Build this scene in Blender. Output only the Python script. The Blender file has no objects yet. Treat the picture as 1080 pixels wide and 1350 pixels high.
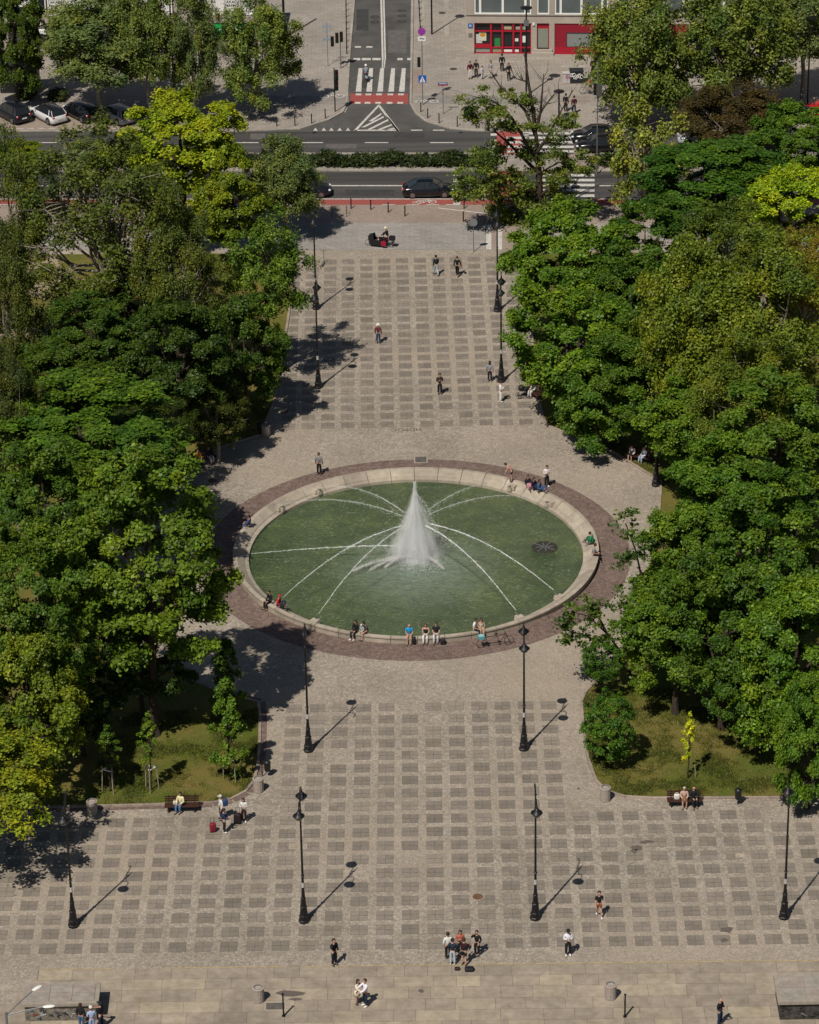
import bpy, bmesh, math, random
import numpy as np
from mathutils import Vector, Matrix
random.seed(7)
RNG = np.random.default_rng(11)
sc = bpy.context.scene
COL = sc.collection
R = math.radians
# ------------------------------------------------------------------ camera (measured: 1.5 m paving grid seen from a 30th floor terrace)
F, PHI, H, ROLL = 4549.0, R(27.24), 113.6, R(1.0)
cam = bpy.data.cameras.new('camera'); co = bpy.data.objects.new('camera', cam); COL.objects.link(co)
co.matrix_world = Matrix.Translation((0, 0, H)) @ Matrix.Rotation(R(90) - PHI, 4, 'X') @ Matrix.Rotation(-ROLL, 4, 'Z')
cam.sensor_fit = 'HORIZONTAL'; cam.sensor_width = 36; cam.lens = 36 * F / 1080
cam.clip_start = 1; cam.clip_end = 3000
sc.camera = co

def G(px, py, z=0.0):
    """ground point (height z) that was measured at pixel px,py of the 1080x1350 photograph"""
    u, v = px - 540, py - 675
    c, s = math.cos(ROLL), math.sin(ROLL)
    u, v = u * c - v * s, u * s + v * c
    d = (u / F, math.cos(PHI) - v / F * math.sin(PHI), -math.sin(PHI) - v / F * math.cos(PHI))
    t = (H - z) / -d[2]
    return Vector((d[0] * t, d[1] * t, z))
def GY(px, py, Y):
    """point measured at pixel px,py that stands in the upright plane at distance Y"""
    u, v = px - 540, py - 675
    c, s = math.cos(ROLL), math.sin(ROLL)
    u, v = u * c - v * s, u * s + v * c
    d = (u / F, math.cos(PHI) - v / F * math.sin(PHI), -math.sin(PHI) - v / F * math.cos(PHI))
    t = Y / d[1]
    return Vector((d[0] * t, Y, H + d[2] * t))

# ------------------------------------------------------------------ world and sun
w = bpy.data.worlds.new('World'); sc.world = w; w.use_nodes = True
nt = w.node_tree; nt.nodes.clear()
sky = nt.nodes.new('ShaderNodeTexSky'); sky.sky_type = 'NISHITA'; sky.sun_disc = False
SEL, SAZ = 55.0, 208.7
sky.sun_elevation = R(SEL); sky.sun_rotation = R(SAZ)
bg = nt.nodes.new('ShaderNodeBackground'); bg.inputs['Strength'].default_value = 0.05
wo = nt.nodes.new('ShaderNodeOutputWorld')
nt.links.new(sky.outputs[0], bg.inputs[0]); nt.links.new(bg.outputs[0], wo.inputs[0])
sl = bpy.data.lights.new('sun', 'SUN'); sl.energy = 5.0; sl.angle = R(0.53); sl.color = (1, .94, .84)
so = bpy.data.objects.new('sun', sl); COL.objects.link(so)
sd = Vector((math.sin(R(SAZ)) * math.cos(R(SEL)), math.cos(R(SAZ)) * math.cos(R(SEL)), math.sin(R(SEL))))
so.location = sd * 200; so.rotation_euler = sd.to_track_quat('Z', 'Y').to_euler()
sc.view_settings.view_transform = 'Standard'; sc.view_settings.look = 'None'
sc.view_settings.gamma = 1; sc.view_settings.exposure = -0.30
sc.cycles.max_bounces = 5; sc.cycles.transparent_max_bounces = 12; sc.cycles.diffuse_bounces = 1
sc.cycles.volume_bounces = 5

# ------------------------------------------------------------------ materials
class NT:
    def __init__(s, name):
        s.m = bpy.data.materials.new(name); s.m.use_nodes = True; s.t = s.m.node_tree
        s.t.nodes.clear(); s.out = s.n('ShaderNodeOutputMaterial')
    def n(s, typ, **kw):
        x = s.t.nodes.new(typ)
        for k, v in kw.items():
            if k.startswith('i_'):
                key = k[2:]; key = int(key) if key.isdigit() else key
                x.inputs[key].default_value = v
            else: setattr(x, k, v)
        return x
    def l(s, a, b): s.t.links.new(a, b)
    def mix(s, fac, a, b, mode='MIX'):
        x = s.n('ShaderNodeMix', data_type='RGBA', blend_type=mode)
        for sock, v in ((x.inputs[0], fac), (x.inputs[6], a), (x.inputs[7], b)):
            if hasattr(v, 'is_output'): s.l(v, sock)
            else: sock.default_value = v if not isinstance(v, tuple) or len(v) == 4 else (*v, 1)
        return x.outputs[2]
    def ramp(s, v, stops):
        x = s.n('ShaderNodeValToRGB'); e = x.color_ramp.elements
        while len(e) < len(stops): e.new(.5)
        for q, (p, c) in zip(e, stops):
            q.position = p; q.color = (*c, 1) if not isinstance(c, (int, float)) else (c, c, c, 1)
        s.l(v, x.inputs[0]); return x.outputs[0]
    def noise(s, co, scale, detail=3, rough=.6):
        x = s.n('ShaderNodeTexNoise', i_Scale=scale, i_Detail=detail, i_Roughness=rough)
        s.l(co, x.inputs['Vector']); return x.outputs[0]
    def math(s, op, a, b=0.0):
        x = s.n('ShaderNodeMath', operation=op)
        for i, v in enumerate((a, b)):
            if hasattr(v, 'is_output'): s.l(v, x.inputs[i])
            else: x.inputs[i].default_value = v
        return x.outputs[0]
    def pos(s): return s.n('ShaderNodeNewGeometry').outputs['Position']
    def bsdf(s, color, rough=.8, metal=0.0, spec=.3, bump=None, dist=.02, strength=.6):
        b = s.n('ShaderNodeBsdfPrincipled')
        for k, v in (('Base Color', color), ('Roughness', rough), ('Metallic', metal), ('Specular IOR Level', spec)):
            if hasattr(v, 'is_output'): s.l(v, b.inputs[k])
            else: b.inputs[k].default_value = (*v, 1) if isinstance(v, tuple) and len(v) == 3 else v
        if bump is not None:
            q = s.n('ShaderNodeBump', i_Strength=strength, i_Distance=dist); s.l(bump, q.inputs['Height']); s.l(q.outputs[0], b.inputs['Normal'])
        s.l(b.outputs[0], s.out.inputs[0]); return b
CACHE = {}
def plain(color, rough=.7, metal=0.0, spec=.3, vary=.12, scale=6.0, name='paint'):
    key = (tuple(round(c, 4) for c in color), rough, metal, spec, vary, scale)
    if key in CACHE: return CACHE[key]
    m = NT(name); nz = m.noise(m.n('ShaderNodeTexCoord').outputs['Object'], scale, 4)
    c = m.mix(m.ramp(nz, [(.3, 0.0), (.7, 1.0)]), tuple(x * (1 - vary) for x in color), tuple(min(1, x * (1 + vary)) for x in color))
    m.bsdf(c, rough, metal, spec)
    CACHE[key] = m.m; return m.m

def paving_material(name, c1, c2, cell=.14, stain=(.75, 1.1), contrast=.35, warm=None):
    m = NT(name); p = m.pos()
    v = m.n('ShaderNodeTexVoronoi', feature='F1', i_Scale=1 / cell); m.l(p, v.inputs['Vector'])
    sep = m.n('ShaderNodeSeparateColor'); m.l(v.outputs['Color'], sep.inputs[0])
    n1 = m.noise(p, 2.2, 5, .65); n2 = m.noise(p, .25, 4, .6); n3 = m.noise(p, .07, 3, .5)
    base = m.mix(m.ramp(n1, [(.32, 0.0), (.68, 1.0)]), c1, c2)
    cellv = m.ramp(sep.outputs[0], [(0, 1 - contrast), (.5, 1.0), (1, 1 + contrast)])
    base = m.mix(1.0, base, cellv, 'MULTIPLY')
    base = m.mix(1.0, base, m.ramp(n2, [(.3, stain[0]), (.7, stain[1])]), 'MULTIPLY')
    if warm: base = m.mix(m.ramp(n3, [(.45, 0.0), (.7, .7)]), base, warm)
    # edges between the cobbles
    ve = m.n('ShaderNodeTexVoronoi', feature='DISTANCE_TO_EDGE', i_Scale=1 / cell); m.l(p, ve.inputs['Vector'])
    base = m.mix(m.ramp(ve.outputs['Distance'], [(.02, .5), (.12, 0.0)]), base, tuple(x * .45 for x in c1))
    m.bsdf(base, .85, 0, .2, bump=ve.outputs['Distance'], dist=.015, strength=.5)
    return m.m
def tinted_material(name, color, spread=.22, rough=.85, nscale=3.0, hue=None, stain=.2):
    """per-piece tone from the mesh attribute 'tone'"""
    m = NT(name); p = m.pos()
    a = m.n('ShaderNodeAttribute', attribute_name='tone')
    tone = m.ramp(a.outputs['Fac'], [(0, 1 - spread), (1, 1 + spread)])
    c = m.mix(1.0, tuple(color), tone, 'MULTIPLY')
    if hue: c = m.mix(m.ramp(a.outputs['Fac'], [(.55, 0.0), (.95, 1.0)]), c, hue)
    n1 = m.noise(p, nscale, 5, .65); n2 = m.noise(p, .35, 4, .6)
    c = m.mix(1.0, c, m.ramp(n1, [(.3, 1 - stain), (.7, 1 + stain * .6)]), 'MULTIPLY')
    c = m.mix(1.0, c, m.ramp(n2, [(.3, 1 - stain), (.7, 1 + stain * .5)]), 'MULTIPLY')
    m.bsdf(c, rough, 0, .2, bump=n1, dist=.01, strength=.4)
    return m.m

def slab_paving(name, c1, c2, bw=.7, rh=.35, stain=(.82, 1.1)):
    m = NT(name); p = m.pos(); bt_ = m.n('ShaderNodeTexBrick', i_Scale=1.0); m.l(p, bt_.inputs['Vector'])
    bt_.inputs['Color1'].default_value = (*c1, 1); bt_.inputs['Color2'].default_value = (*c2, 1); bt_.inputs['Mortar'].default_value = (*[x * .62 for x in c1], 1)
    bt_.inputs['Mortar Size'].default_value = .012; bt_.inputs['Brick Width'].default_value = bw; bt_.inputs['Row Height'].default_value = rh; bt_.inputs['Mortar Smooth'].default_value = .3
    n1 = m.noise(p, 3.5, 6, .7); n2 = m.noise(p, .2, 5, .65)
    c = m.mix(1.0, bt_.outputs['Color'], m.ramp(n1, [(.3, .86), (.7, 1.12)]), 'MULTIPLY')
    c = m.mix(1.0, c, m.ramp(n2, [(.3, stain[0]), (.7, stain[1])]), 'MULTIPLY')
    m.bsdf(c, .85, 0, .2, bump=n1, dist=.008, strength=.4); return m.m
M = {}
M['cobble'] = paving_material('cobblestone', (.305, .260, .212), (.395, .340, .280), .13, (.78, 1.12), .24, warm=(.40, .33, .255))
M['slab'] = tinted_material('grey_stone_slab', (.234, .202, .166), .15, nscale=4.5, stain=.17)
M['joint'] = plain((.09, .073, .06), .95, vary=.3)
M['flag'] = tinted_material('warm_flagstone', (.338, .282, .222), .13, nscale=1.6, hue=(.40, .338, .245), stain=.24)
M['brick'] = paving_material('red_brown_brick', (.160, .112, .094), (.225, .162, .138), .2, (.85, 1.1), .22)
M['granite'] = slab_paving('grey_granite_paving', (.285, .262, .24), (.335, .31, .285), .9, .4)
M['pave'] = slab_paving('city_pavement', (.295, .26, .225), (.345, .308, .268), .7, .5)
M['pave2'] = slab_paving('brown_pavement', (.295, .235, .195), (.345, .28, .232), .3, .15)
M['kerb'] = tinted_material('kerb_stone', (.34, .27, .225), .15)
M['kerbgrey'] = tinted_material('grey_kerb_stone', (.36, .325, .28), .12)
M['coping'] = tinted_material('sandstone_coping', (.40, .345, .275), .11, nscale=2.0, stain=.22)
M['iron'] = plain((.012, .012, .014), .45, .3, .5, .3)
M['black'] = plain((.012, .012, .013), .5, 0, .4)
M['steel'] = plain((.33, .34, .35), .35, .9, .5)
M['zinc'] = plain((.25, .26, .27), .5, .6, .4)
M['white'] = plain((.78, .77, .74), .55, 0, .3, .05)
M['yellowpaint'] = plain((.46, .345, .15), .7, vary=.35, scale=3)
M['concrete'] = plain((.34, .29, .25), .9, 0, .2, .25, 9)
M['glass'] = plain((.02, .025, .03), .06, 0, .6, .1)
M['tyre'] = plain((.012, .012, .012), .8)
M['wood'] = plain((.05, .022, .016), .6, 0, .3, .35, 14)
M['bark'] = plain((.055, .042, .032), .95, 0, .1, .45, 9)
M['greybark'] = plain((.27, .23, .18), .9, 0, .1, .4, 6)
M['stake'] = plain((.30, .25, .19), .85, vary=.3)
M['skin'] = plain((.50, .29, .21), .55, 0, .3, .08)
def asphalt():
    m = NT('asphalt'); p = m.pos()
    n1 = m.noise(p, 9, 6, .7)
    mp = m.n('ShaderNodeMapping'); mp.inputs['Scale'].default_value = (.012, .55, 1); m.l(p, mp.inputs['Vector'])
    mp.inputs['Rotation'].default_value = (0, 0, R(2.7))
    n2 = m.noise(mp.outputs[0], 1.0, 4, .6)
    c = m.mix(m.ramp(n2, [(.35, 0.0), (.62, 1.0)]), (.040, .039, .039), (.088, .083, .079))
    c = m.mix(1.0, c, m.ramp(n1, [(.3, .85), (.7, 1.15)]), 'MULTIPLY')
    m.bsdf(c, .8, 0, .3, bump=n1, dist=.01, strength=.4); return m.m
M['asphalt'] = asphalt()
def asphalt2():
    m = NT('street_asphalt'); p = m.pos()
    n1 = m.noise(p, 7, 6, .7); n2 = m.noise(p, .35, 5, .65)
    c = m.mix(m.ramp(n2, [(.35, 0.0), (.65, 1.0)]), (.066, .062, .059), (.105, .098, .091))
    c = m.mix(1.0, c, m.ramp(n1, [(.3, .8), (.7, 1.2)]), 'MULTIPLY')
    m.bsdf(c, .85, 0, .3, bump=n1, dist=.01, strength=.4); return m.m
M['street'] = asphalt2()
def worn(name, c, under, amt=.35):
    m = NT(name); p = m.pos(); n1 = m.noise(p, 3.5, 6, .75)
    m.bsdf(m.mix(m.ramp(n1, [(.38, 1.0), (.38 + amt, 0.0)]), c, under), .75, 0, .3); return m.m
M['marking'] = worn('worn_white_marking', (.62, .59, .54), (.40, .38, .35), .22)
M['redlane'] = worn('red_cycle_surface', (.34, .085, .07), (.27, .075, .062), .3)
M['redcross'] = worn('red_crossing_surface', (.36, .075, .062), (.27, .07, .06), .3)
def grass():
    m = NT('lawn_grass'); p = m.pos()
    n1 = m.noise(p, 7, 6, .75); n2 = m.noise(p, .22, 5, .65); n3 = m.noise(p, 1.3, 4, .7)
    c = m.mix(m.ramp(n1, [(.3, 0.0), (.7, 1.0)]), (.060, .080, .012), (.125, .150, .026))
    c = m.mix(m.ramp(n2, [(.40, 0.0), (.62, .85)]), c, (.19, .145, .045))
    c = m.mix(m.ramp(n3, [(.56, 0.0), (.72, .7)]), c, (.215, .165, .08))
    m.bsdf(c, .95, 0, .1, bump=n1, dist=.08, strength=1.0); return m.m
M['grass'] = grass()
def earth():
    m = NT('bare_path_earth'); p = m.pos()
    c = m.mix(m.ramp(m.noise(p, 2, 6, .7), [(.3, 0.0), (.7, 1.0)]), (.24, .19, .12), (.36, .29, .19))
    m.bsdf(c, .95, 0, .1); return m.m
M['earth'] = earth()
def leaf(name='leaves', trans=.24):
    m = NT(name); oi = m.n('ShaderNodeObjectInfo'); a = m.n('ShaderNodeAttribute', attribute_name='tone')
    b = m.n('ShaderNodeAttribute', attribute_name='clump')
    c = m.mix(1.0, oi.outputs['Color'], m.ramp(a.outputs['Fac'], [(0, .5), (.5, .92), (1, 1.75)]), 'MULTIPLY')
    c = m.mix(1.0, c, m.ramp(b.outputs['Fac'], [(0, (.62, .74, .85)), (.5, (1.0, 1.0, 1.0)), (1, (1.45, 1.22, .9))]), 'MULTIPLY')
    d = m.bsdf(c, .5, 0, .3)
    t = m.n('ShaderNodeBsdfTranslucent'); m.l(m.mix(1.0, c, (1.15, 1.25, .55), 'MULTIPLY'), t.inputs[0])
    x = m.n('ShaderNodeMixShader'); x.inputs[0].default_value = trans
    m.l(d.outputs[0], x.inputs[1]); m.l(t.outputs[0], x.inputs[2]); m.l(x.outputs[0], m.out.inputs[0]); return m.m
M['leaf'] = leaf()

# ------------------------------------------------------------------ mesh helpers
class MB:
    def __init__(s): s.v, s.f, s.m, s.t, s.mats = [], [], [], [], []
    def mi(s, mat):
        if mat not in s.mats: s.mats.append(mat)
        return s.mats.index(mat)
    def add(s, vs, fs, mat, tone=.5):
        o = len(s.v); s.v += [tuple(v) for v in vs]; k = s.mi(mat)
        for f in fs: s.f.append([o + i for i in f]); s.m.append(k); s.t.append(tone)
    def box(s, c, size, mat, rz=0.0, taper=1.0, tone=.5, bevel=0):
        x, y, z = (q / 2 for q in size); vs = []
        for k, t in ((-1, 1), (1, taper)):
            for a, b in ((-1, -1), (1, -1), (1, 1), (-1, 1)):
                px, py = a * x * t, b * y * t
                vs.append((c[0] + px * math.cos(rz) - py * math.sin(rz), c[1] + px * math.sin(rz) + py * math.cos(rz), c[2] + k * z))
        s.add(vs, [(3, 2, 1, 0), (4, 5, 6, 7), (0, 1, 5, 4), (1, 2, 6, 5), (2, 3, 7, 6), (3, 0, 4, 7)], mat, tone)
    def tube(s, pts, rad, mat, n=6, cap=True, tone=.5):
        pts = [Vector(p) for p in pts]
        if not hasattr(rad, '__len__'): rad = [rad] * len(pts)
        vs, fs = [], []
        up = Vector((0, 0, 1)); prev = None
        for i, p in enumerate(pts):
            d = (pts[min(i + 1, len(pts) - 1)] - pts[max(i - 1, 0)])
            d = d.normalized() if d.length > 1e-9 else up
            if prev is None:
                a = d.cross(Vector((1, 0, 0)) if abs(d.x) < .8 else Vector((0, 1, 0))).normalized()
            else: a = (prev - d * prev.dot(d)).normalized()
            prev = a; b = d.cross(a)
            for k in range(n):
                t = 2 * math.pi * k / n
                vs.append(p + (a * math.cos(t) + b * math.sin(t)) * rad[i])
        for i in range(len(pts) - 1):
            for k in range(n):
                q = (k + 1) % n; fs.append((i * n + k, i * n + q, (i + 1) * n + q, (i + 1) * n + k))
        if cap: fs += [tuple(range(n))[::-1], tuple((len(pts) - 1) * n + k for k in range(n))]
        s.add(vs, fs, mat, tone)
    def lathe(s, prof, mat, c=(0, 0, 0), n=16, tone=.5, close=False, sy=1.0):
        vs, fs = [], []
        for r_, z in prof:
            for k in range(n):
                t = 2 * math.pi * k / n; vs.append((c[0] + r_ * math.cos(t), c[1] + sy * r_ * math.sin(t), c[2] + z))
        m = len(prof)
        for i in range(m - 1 if not close else m):
            j = (i + 1) % m
            for k in range(n):
                q = (k + 1) % n; fs.append((i * n + k, i * n + q, j * n + q, j * n + k))
        if not close: fs += [tuple(range(n))[::-1], tuple((m - 1) * n + k for k in range(n))]
        s.add(vs, fs, mat, tone)
    def ell(s, c, rad, mat, n=10, m=7, keep=None, rot=None, tone=.5):
        vs, fs = [], []
        for i in range(m + 1):
            a = math.pi * i / m - math.pi / 2
            for k in range(n):
                t = 2 * math.pi * k / n
                p = Vector((rad[0] * math.cos(a) * math.cos(t), rad[1] * math.cos(a) * math.sin(t), rad[2] * math.sin(a)))
                if rot: p = rot @ p
                vs.append(p + Vector(c))
        for i in range(m):
            for k in range(n):
                q = (k + 1) % n; f = (i * n + k, i * n + q, (i + 1) * n + q, (i + 1) * n + k)
                if keep is None or keep(sum((Vector(vs[j]) for j in f), Vector()) / 4 - Vector(c)): fs.append(f)
        s.add(vs, fs, mat, tone)
    def poly(s, pts, mat, z=None, tone=.5):
        s.add([(p[0], p[1], p[2] if z is None else z) for p in pts], [tuple(range(len(pts)))], mat, tone)
    def prism(s, pts, z0, z1, mat, tone=.5):
        n = len(pts); vs = [(p[0], p[1], z0) for p in pts] + [(p[0], p[1], z1) for p in pts]
        s.add(vs, [tuple(range(n))[::-1], tuple(range(n, 2 * n))] + [(i, (i + 1) % n, n + (i + 1) % n, n + i) for i in range(n)], mat, tone)
    def build(s, name, parent=None, smooth=False, loc=None):
        me = bpy.data.meshes.new(name); me.from_pydata([tuple(v) for v in s.v], [], s.f)
        for m in s.mats: me.materials.append(m)
        me.polygons.foreach_set('material_index', s.m)
        a = me.attributes.new('tone', 'FLOAT', 'FACE'); a.data.foreach_set('value', s.t)
        if smooth: me.polygons.foreach_set('use_smooth', [True] * len(s.f))
        me.validate(); me.update()
        o = bpy.data.objects.new(name, me); COL.objects.link(o)
        if parent: o.parent = parent
        if loc is not None: o.location = loc
        return o
def tag(o, label, cat, group=None):
    o['label'] = label; o['category'] = cat
    if group: o['group'] = group
    return o
def thing(name, label, cat, loc, rz=0.0, group=None):
    o = bpy.data.objects.new(name, None); COL.objects.link(o); o.empty_display_size = .3
    o.location = loc; o.rotation_euler = (0, 0, rz); return tag(o, label, cat, group)
def struct(o, kind='structure'): o['kind'] = kind; return o
def copy_tree(root, loc, rz=0.0, label=None, keep=None):
    def rec(o, parent):
        c = o.copy(); COL.objects.link(c)
        if parent: c.parent = parent
        for ch in list(o.children):
            if keep is None or parent or keep(ch): rec(ch, c)
        return c
    r = rec(root, None); r.location = loc; r.rotation_euler = (0, 0, rz)
    if label: r['label'] = label
    return r

# ------------------------------------------------------------------ the ground and what is laid on it
CX, CY = 0.4, 214.1
def sheet(name, pts, z, mat):
    b = MB(); b.poly([Vector((p[0], p[1], 0)) for p in pts], mat, z); o = b.build(name); struct(o)
    bm = bmesh.new(); bm.from_mesh(o.data); bmesh.ops.triangulate(bm, faces=bm.faces[:])
    for f in bm.faces:
        if f.normal.z < 0: f.normal_flip()
    bm.to_mesh(o.data); bm.free(); return o
def holed(name, quad, z, mat, r=12.6):
    pts = [Vector((p[0], p[1], 0)) for p in quad]; c = Vector((CX, CY, 0))
    angs = sorted([2 * math.pi * k / 128 for k in range(128)] + [math.atan2(p.y - CY, p.x - CX) % (2 * math.pi) for p in pts]); out = []
    for a in angs:
        d = Vector((math.cos(a), math.sin(a), 0)); best = 1e9
        for p, q_ in zip(pts, pts[1:] + pts[:1]):
            e = q_ - p; den = d.x * e.y - d.y * e.x
            if abs(den) < 1e-9: continue
            w_ = p - c; t = (w_.x * e.y - w_.y * e.x) / den; u_ = (w_.x * d.y - w_.y * d.x) / den
            if t > 0 and -1e-6 <= u_ <= 1 + 1e-6: best = min(best, t)
        out.append((c + d * r, c + d * best))
    b = MB()
    for (i0, o0_), (i1, o1_) in zip(out, out[1:] + out[:1]): b.poly([i0, o0_, o1_, i1], mat, z)
    return struct(b.build(name))
def gp(*pts): return [G(x, y) for x, y in pts]
def arc(cx, cy, r, a0, a1, n): return [Vector((cx + r * math.cos(R(a0 + (a1 - a0) * i / n)), cy + r * math.sin(R(a0 + (a1 - a0) * i / n)), 0)) for i in range(n + 1)]
holed('ground', [(-900, -60), (900, -60), (900, 1500), (-900, 1500)], 0, M['pave'])
holed('plaza_paving', [(-120, 100), (120, 100), *[tuple(G(1500, 330))[:2], tuple(G(-420, 330))[:2]]], .004, M['cobble'])
# brick ring round the basin
def ring(name, r0, r1, z, mat, n=128, tones=False):
    b = MB(); rr = random.Random(3)
    for i in range(n):
        a0, a1 = 2 * math.pi * i / n, 2 * math.pi * (i + 1) / n
        b.add([(CX + r_ * math.cos(a), CY + r_ * math.sin(a), z) for r_, a in ((r0, a0), (r1, a0), (r1, a1), (r0, a1))], [(0, 1, 2, 3)], mat, rr.random() if tones else .5)
    return struct(b.build(name))
ring('brick_ring', 12.4, 15.05, .012, M['brick'])
# slab panels: 2 x 2 half-metre slabs in a 1.5 m cobble grid
def lawn_hit(x, y):
    return None
def slab_field(b, o, ux, rows, cols_of, rr):
    ux = Vector((ux[0], ux[1], 0)).normalized(); uy = Vector((-ux.y, ux.x, 0))
    for i in rows:
        for j in cols_of(i):
            c = Vector((o[0], o[1], 0)) + ux * (1.5 * j + rr.uniform(-.02, .02)) + uy * (1.5 * i + rr.uniform(-.02, .02))
            if rr.random() < .012: continue
            t0 = rr.gauss(.5, .22) + .12 * math.sin(c.x * .31 + 1.3) * math.sin(c.y * .23)
            if rr.random() < .02: t0 += rr.choice([-.5, .6])
            q = [c + ux * a + uy * e for a, e in ((-.5, -.5), (.5, -.5), (.5, .5), (-.5, .5))]
            b.poly(q, M['joint'], .008)
            for a in (-.25, .25):
                for e in (-.25, .25):
                    s_ = .242; d = c + ux * a + uy * e
                    q = [d + ux * g + uy * h for g, h in ((-s_, -s_ + .006), (s_, -s_ + .006), (s_, s_ - .006), (-s_, s_ - .006))]
                    b.poly(q, M['slab'], .012, min(1, max(0, t0 + rr.gauss(0, .16))))
b = MB(); rr = random.Random(5)
n0, n1 = G(540.5, 932.2), G(541, 1246.7); d = (n0 - n1); ux = Vector((d.y, -d.x, 0))
slab_field(b, n0, ux, range(0, -19, -1), lambda i: range(-5, 7) if i > -9 else range(-23, 24), rr)
f0, f1 = G(563, 558.5), G(554.9, 372.4); d = f1 - f0; ux = Vector((d.y, -d.x, 0))
slab_field(b, f0, ux, range(0, 22), lambda i: range(-7, 6), rr)
struct(b.build('paving_slabs'))
# flagstone terrace at the foot of the picture, with a yellow line along its edge
b = MB(); y = 0; e0, e1 = G(58, 1279), G(1080, 1266.8); ux = (e1 - e0).normalized(); uy = Vector((-ux.y, ux.x, 0))
b.poly([e0 - uy * .05 - ux * .3, e0 + ux * 80 - uy * .05, e0 + ux * 80 - uy * 40, e0 - uy * 40 - ux * .3], M['joint'], .010)
yy = .02
while yy < 26:
    hgt = rr.choice([.95, 1.05, 1.15, 1.1]); x = -.2 - rr.random() * .2 if yy < 1 else -.3 + rr.random() * -.0
    if yy > 1: x = -rr.random() * 1.5 - (9 if yy > 2.4 else 0)
    t0 = rr.gauss(.45, .12)
    while x < 62:
        L = rr.uniform(1.2, 2.5); g = .008
        q = [e0 + ux * (x + g) - uy * (yy + hgt - g), e0 + ux * (x + L - g) - uy * (yy + hgt - g), e0 + ux * (x + L - g) - uy * (yy + g), e0 + ux * (x + g) - uy * (yy + g)]
        b.poly(q, M['flag'], .014, min(1, max(0, t0 + rr.gauss(0, .2)))); x += L
    yy += hgt
struct(b.build('terrace'))
b = MB(); x = 0
while x < 50:
    L = rr.uniform(1.5, 7); q = [e0 + ux * x + uy * .0, e0 + ux * (x + L) + uy * .0, e0 + ux * (x + L) + uy * .055, e0 + ux * x + uy * .055]
    b.poly(q, M['yellowpaint'], .018); x += L + (rr.uniform(.6, 5) if rr.random() < .45 else 0)
struct(b.build('yellow_edge_line'))
# lawns
LL = gp((-420, 1230), (-30, 1180), (-25, 1068), (60, 1065), (190, 1062), (280, 1059), (305, 1054), (324, 1044), (335, 1030), (340, 1010), (342, 985), (343, 945), (341, 926)) \
    + arc(CX, CY, 22.7, -118.5, -240, 28)[1:] + gp((352, 553), (362, 530), (372, 470), (380, 420), (386, 370), (389, 334), (-420, 338))
RL = gp((692, 334), (697, 400), (704, 470), (712, 530), (716, 550), (722, 562), (760, 576), (812, 598), (872, 636), (868, 690), (858, 745), (842, 805), (822, 850), (795, 890), (772, 913), (767, 925), (769, 960), (775, 1000), (786, 1030), (800, 1044), (825, 1051), (860, 1053), (1080, 1052), (1500, 1047), (1500, 330))
sheet('lawn', LL, .03, M['grass']); sheet('lawn', RL, .03, M['grass'])
def inside(x, y, poly):
    c = False
    for p, q_ in zip(poly, poly[1:] + poly[:1]):
        if (p.y > y) != (q_.y > y) and x < (q_.x - p.x) * (y - p.y) / (q_.y - p.y) + p.x: c = not c
    return c
from mathutils import noise as mnoise
def blades(poly, boxes, seed, density):
    rr = random.Random(seed); V, T, C = [], [], []
    for (px0, px1, py0, py1) in boxes:
        a, c = G(px0, py1), G(px1, py0)
        for i in range(int(abs((c.x - a.x) * (c.y - a.y)) * density)):
            x, y = rr.uniform(a.x, c.x), rr.uniform(a.y, c.y)
            if not inside(x, y, poly): continue
            nz = mnoise.noise((x * .55, y * .55, 3.1)) + .5 * mnoise.noise((x * 1.7, y * 1.7, 9))
            if nz < .07 + rr.gauss(0, .2): continue
            h = rr.uniform(.04, .13) * (1 + .5 * nz); t = rr.random() * 6.283; w_ = rr.uniform(.012, .03); dx, dy = math.cos(t) * w_, math.sin(t) * w_; lx, ly = rr.gauss(0, .05), rr.gauss(0, .05)
            V += [(x - dx, y - dy, .028), (x + dx, y + dy, .028), (x + lx + dx * .3, y + ly + dy * .3, .03 + h), (x + lx - dx * .3, y + ly - dy * .3, .03 + h)]
            T.append(min(1, max(0, rr.gauss(.45, .22)))); C.append(min(1, max(0, .45 - .7 * nz + rr.gauss(0, .15))))
    n = len(T); me = bpy.data.meshes.new('grass_blades'); me.from_pydata(V, [], [(4 * i, 4 * i + 1, 4 * i + 2, 4 * i + 3) for i in range(n)])
    me.attributes.new('tone', 'FLOAT', 'FACE').data.foreach_set('value', T); me.attributes.new('clump', 'FLOAT', 'FACE').data.foreach_set('value', C)
    me.materials.append(M['leaf']); o = bpy.data.objects.new('grass', me); COL.objects.link(o); o.color = (.135, .142, .024, 1); return struct(o, 'stuff')
blades(LL, [(120, 345, 935, 1066)], 1, 420); blades(RL, [(765, 1030, 905, 1056)], 2, 420); blades(RL, [(716, 880, 550, 640)], 3, 200); blades(LL, [(230, 372, 525, 585)], 4, 200)
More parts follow.
